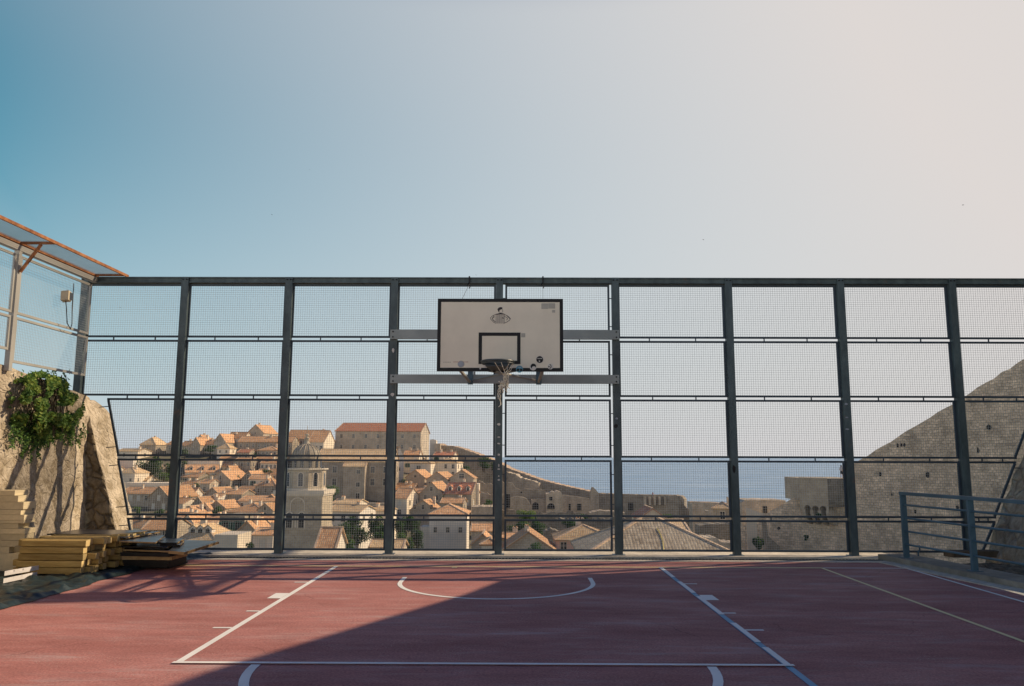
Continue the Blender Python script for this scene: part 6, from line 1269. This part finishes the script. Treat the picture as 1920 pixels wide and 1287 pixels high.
# ------------------------------------------------------------------ people on the walls
def person(label, foot, h, yaw, shirt, short, group=None):
    o = thing('person', label, 'person', foot, yaw, group); k = h/1.75
    J = {'pel': (0, 0, .95), 'sp': (0, -.01, 1.15), 'ch': (0, 0, 1.36), 'nk': (0, 0, 1.52), 'hd': (0, -.02, 1.63), 'tp': (0, -.01, 1.76)}
    for s, n in ((-1, 'l'), (1, 'r')):
        J[n+'h'] = (s*.10, 0, .90); J[n+'k'] = (s*.11, -.03+.03*s, .50); J[n+'a'] = (s*.12, .02+.05*s, .09); J[n+'t'] = (s*.13, -.12+.05*s, .03)
        J[n+'s'] = (s*.19, 0, 1.45); J[n+'e'] = (s*.25, .02, 1.17); J[n+'w'] = (s*.20, -.14, .98); J[n+'f'] = (s*.17, -.2, .93)
    Ls = list(J); E = [('pel', 'sp'), ('sp', 'ch'), ('ch', 'nk'), ('nk', 'hd'), ('hd', 'tp')]
    for n in 'lr': E += [('pel', n+'h'), (n+'h', n+'k'), (n+'k', n+'a'), (n+'a', n+'t'), ('ch', n+'s'), (n+'s', n+'e'), (n+'e', n+'w'), (n+'w', n+'f')]
    R_ = dict(pel=.14, sp=.13, ch=.15, nk=.055, hd=.095, tp=.07)
    for n in 'lr': R_.update({n+'h': .10, n+'k': .06, n+'a': .042, n+'t': .035, n+'s': .065, n+'e': .042, n+'w': .032, n+'f': .03})
    me = bpy.data.meshes.new('body'); me.from_pydata([tuple(c*k for c in J[n]) for n in Ls], [(Ls.index(a), Ls.index(b)) for a, b in E], []); me.materials.append(MATS['skin'])
    b = bpy.data.objects.new('body', me); COL.objects.link(b); b.parent = o; b.modifiers.new('skin', 'SKIN'); b.modifiers.new('sub', 'SUBSURF').levels = 1; b.modifiers['sub'].render_levels = 2
    me.skin_vertices  # layer made by the modifier below if absent
    lay = me.skin_vertices[0].data if me.skin_vertices else None
    if lay:
        for i, n in enumerate(Ls): lay[i].radius = (R_[n]*k, R_[n]*k)
        lay[0].use_root = True
    def garment(nm, paths, mt):
        m = MB(mt)
        for p, rr in paths: m.tube([tuple(c*k for c in q) for q in p], [r*k for r in rr], 10)
        m.build(nm, o, smooth=True).location = (0, 0, 0)
    garment('shirt', [([(0, 0, .93), (0, 0, 1.1), (0, 0, 1.3), (0, 0, 1.46), (0, 0, 1.52)], [.16, .155, .175, .15, .07])]+[([J[n+'s'], tuple((Vector(J[n+'s'])*.35+Vector(J[n+'e'])*.65))], [.085, .07]) for n in 'lr'], shirt)
    garment('shorts', [([(0, 0, 1.0), (0, 0, .86)], [.165, .16])]+[([J[n+'h'], tuple((Vector(J[n+'h'])*.25+Vector(J[n+'k'])*.75))], [.115, .095]) for n in 'lr'], short)
    m = MB('hair'); m.lathe([(.0, .155*k), (.07*k, .135*k), (.105*k, .07*k), (.105*k, .01*k), (.08*k, -.05*k)], (0, .015*k, 1.64*k), 12); m.build('hair', o, smooth=True)
    return o
pb = at(1578.5, 898.5, YBs+1.5); person('person in a white top and black shorts standing on the bastion beside the seventh post', (pb.x, pb.y, ztp), 1.72, 2.2, 'cloth_white', 'cloth_black')
for i, (px, py, D_, sh, lb) in enumerate(((949, 873.5, 331, 'cloth_black', 'tiny dark clad person on the city wall just right of the middle post'), (956, 877, 329, 'cloth_red', 'tiny person in red on the city wall near the middle post'), (989, 890, 324.5, 'cloth_black', 'tiny dark person halfway along the sloping city wall'), (1224, 927.5, 286, 'cloth_red', 'tiny person in red on the level city wall'))):
    p = at(px, py, D_-12.54+1.2); person(lb, (p.x, p.y, p.z-.9), 1.7, i*1.1, sh, 'cloth_blue')
# ------------------------------------------------------------------ birds
def bird(label, px, py, D, span, yaw, bank):
    c = at(px, py, D-12.54); o = thing('bird', label, 'bird', c); o.rotation_euler = (bank, 0.15, yaw); m = MB('bird'); s = span/2
    m.tube([(-.42*s, 0, 0), (-.2*s, 0, .01), (.1*s, 0, .02), (.36*s, 0, .02), (.46*s, 0, .01)], [.01*s, .07*s, .11*s, .08*s, .01*s], 7); m.build('body', o, smooth=True)
    for g in (-1, 1):
        m = MB('bird'); m.face([(.18*s, g*.06*s, .03*s), (.22*s, g*.5*s, .16*s), (-.25*s, g*1.0*s, .10*s), (.02*s, g*.5*s, .14*s), (-.08*s, g*.06*s, .03*s)]); m.build('wing', o)
    m = MB('bird'); m.face([(-.38*s, .03*s, 0), (-.7*s, .14*s, 0), (-.55*s, 0, 0), (-.7*s, -.14*s, 0), (-.38*s, -.03*s, 0)]); m.build('tail', o)
for a in (('dark bird gliding high in the sky right of the backboard', 1318.5, 450, 60, .36, .4, .5), ('dark bird in the pale sky near the right edge', 1806, 385, 60, .36, 2.6, -.5), ('tiny bird high in the blue sky left of centre', 580, 319, 75, .22, .2, .3), ('tiny bird in the sky above the third fence panel', 510, 403, 75, .26, 3.0, .3), ('tiny bird just above the top beam over the backboard', 892, 516, 60, .28, 1.2, .6), ('bird seen through the leftmost upper fence panel', 225, 577, 60, .36, .1, .2), ('smaller bird above another in the leftmost upper fence panel', 221, 560, 70, .2, 1.4, .4)): bird(*a)
# cable and pipe lying on the brown roof
def onroof(px, py): # front slope of the brown roof
    o = [x for x in bpy.data.objects if x.get('label', '').startswith('large grey brown')][0]; rfo = [c for c in o.children if c.name.startswith('roof')][0]
    M_ = Matrix.Translation(o.location) @ Matrix.Rotation(o.rotation_euler.z, 4, 'Z'); p0 = M_ @ rfo.data.vertices[0].co; n = (M_.to_3x3() @ rfo.data.polygons[0].normal); d = ray(px, py); t = (p0-CAM).dot(n)/d.dot(n); return CAM+d*t+n*.06
m = MB('cable_yellow'); p_ = [onroof(*q) for q in ((1232, 992), (1238, 1003), (1242, 1014), (1243.5, 1024), (1244, 1033))]; m.tube(p_, .035, 6); tag(m.build('roof_cable', origin=p_[0]), 'thin yellow cable hanging down the big brown roof', 'cable')
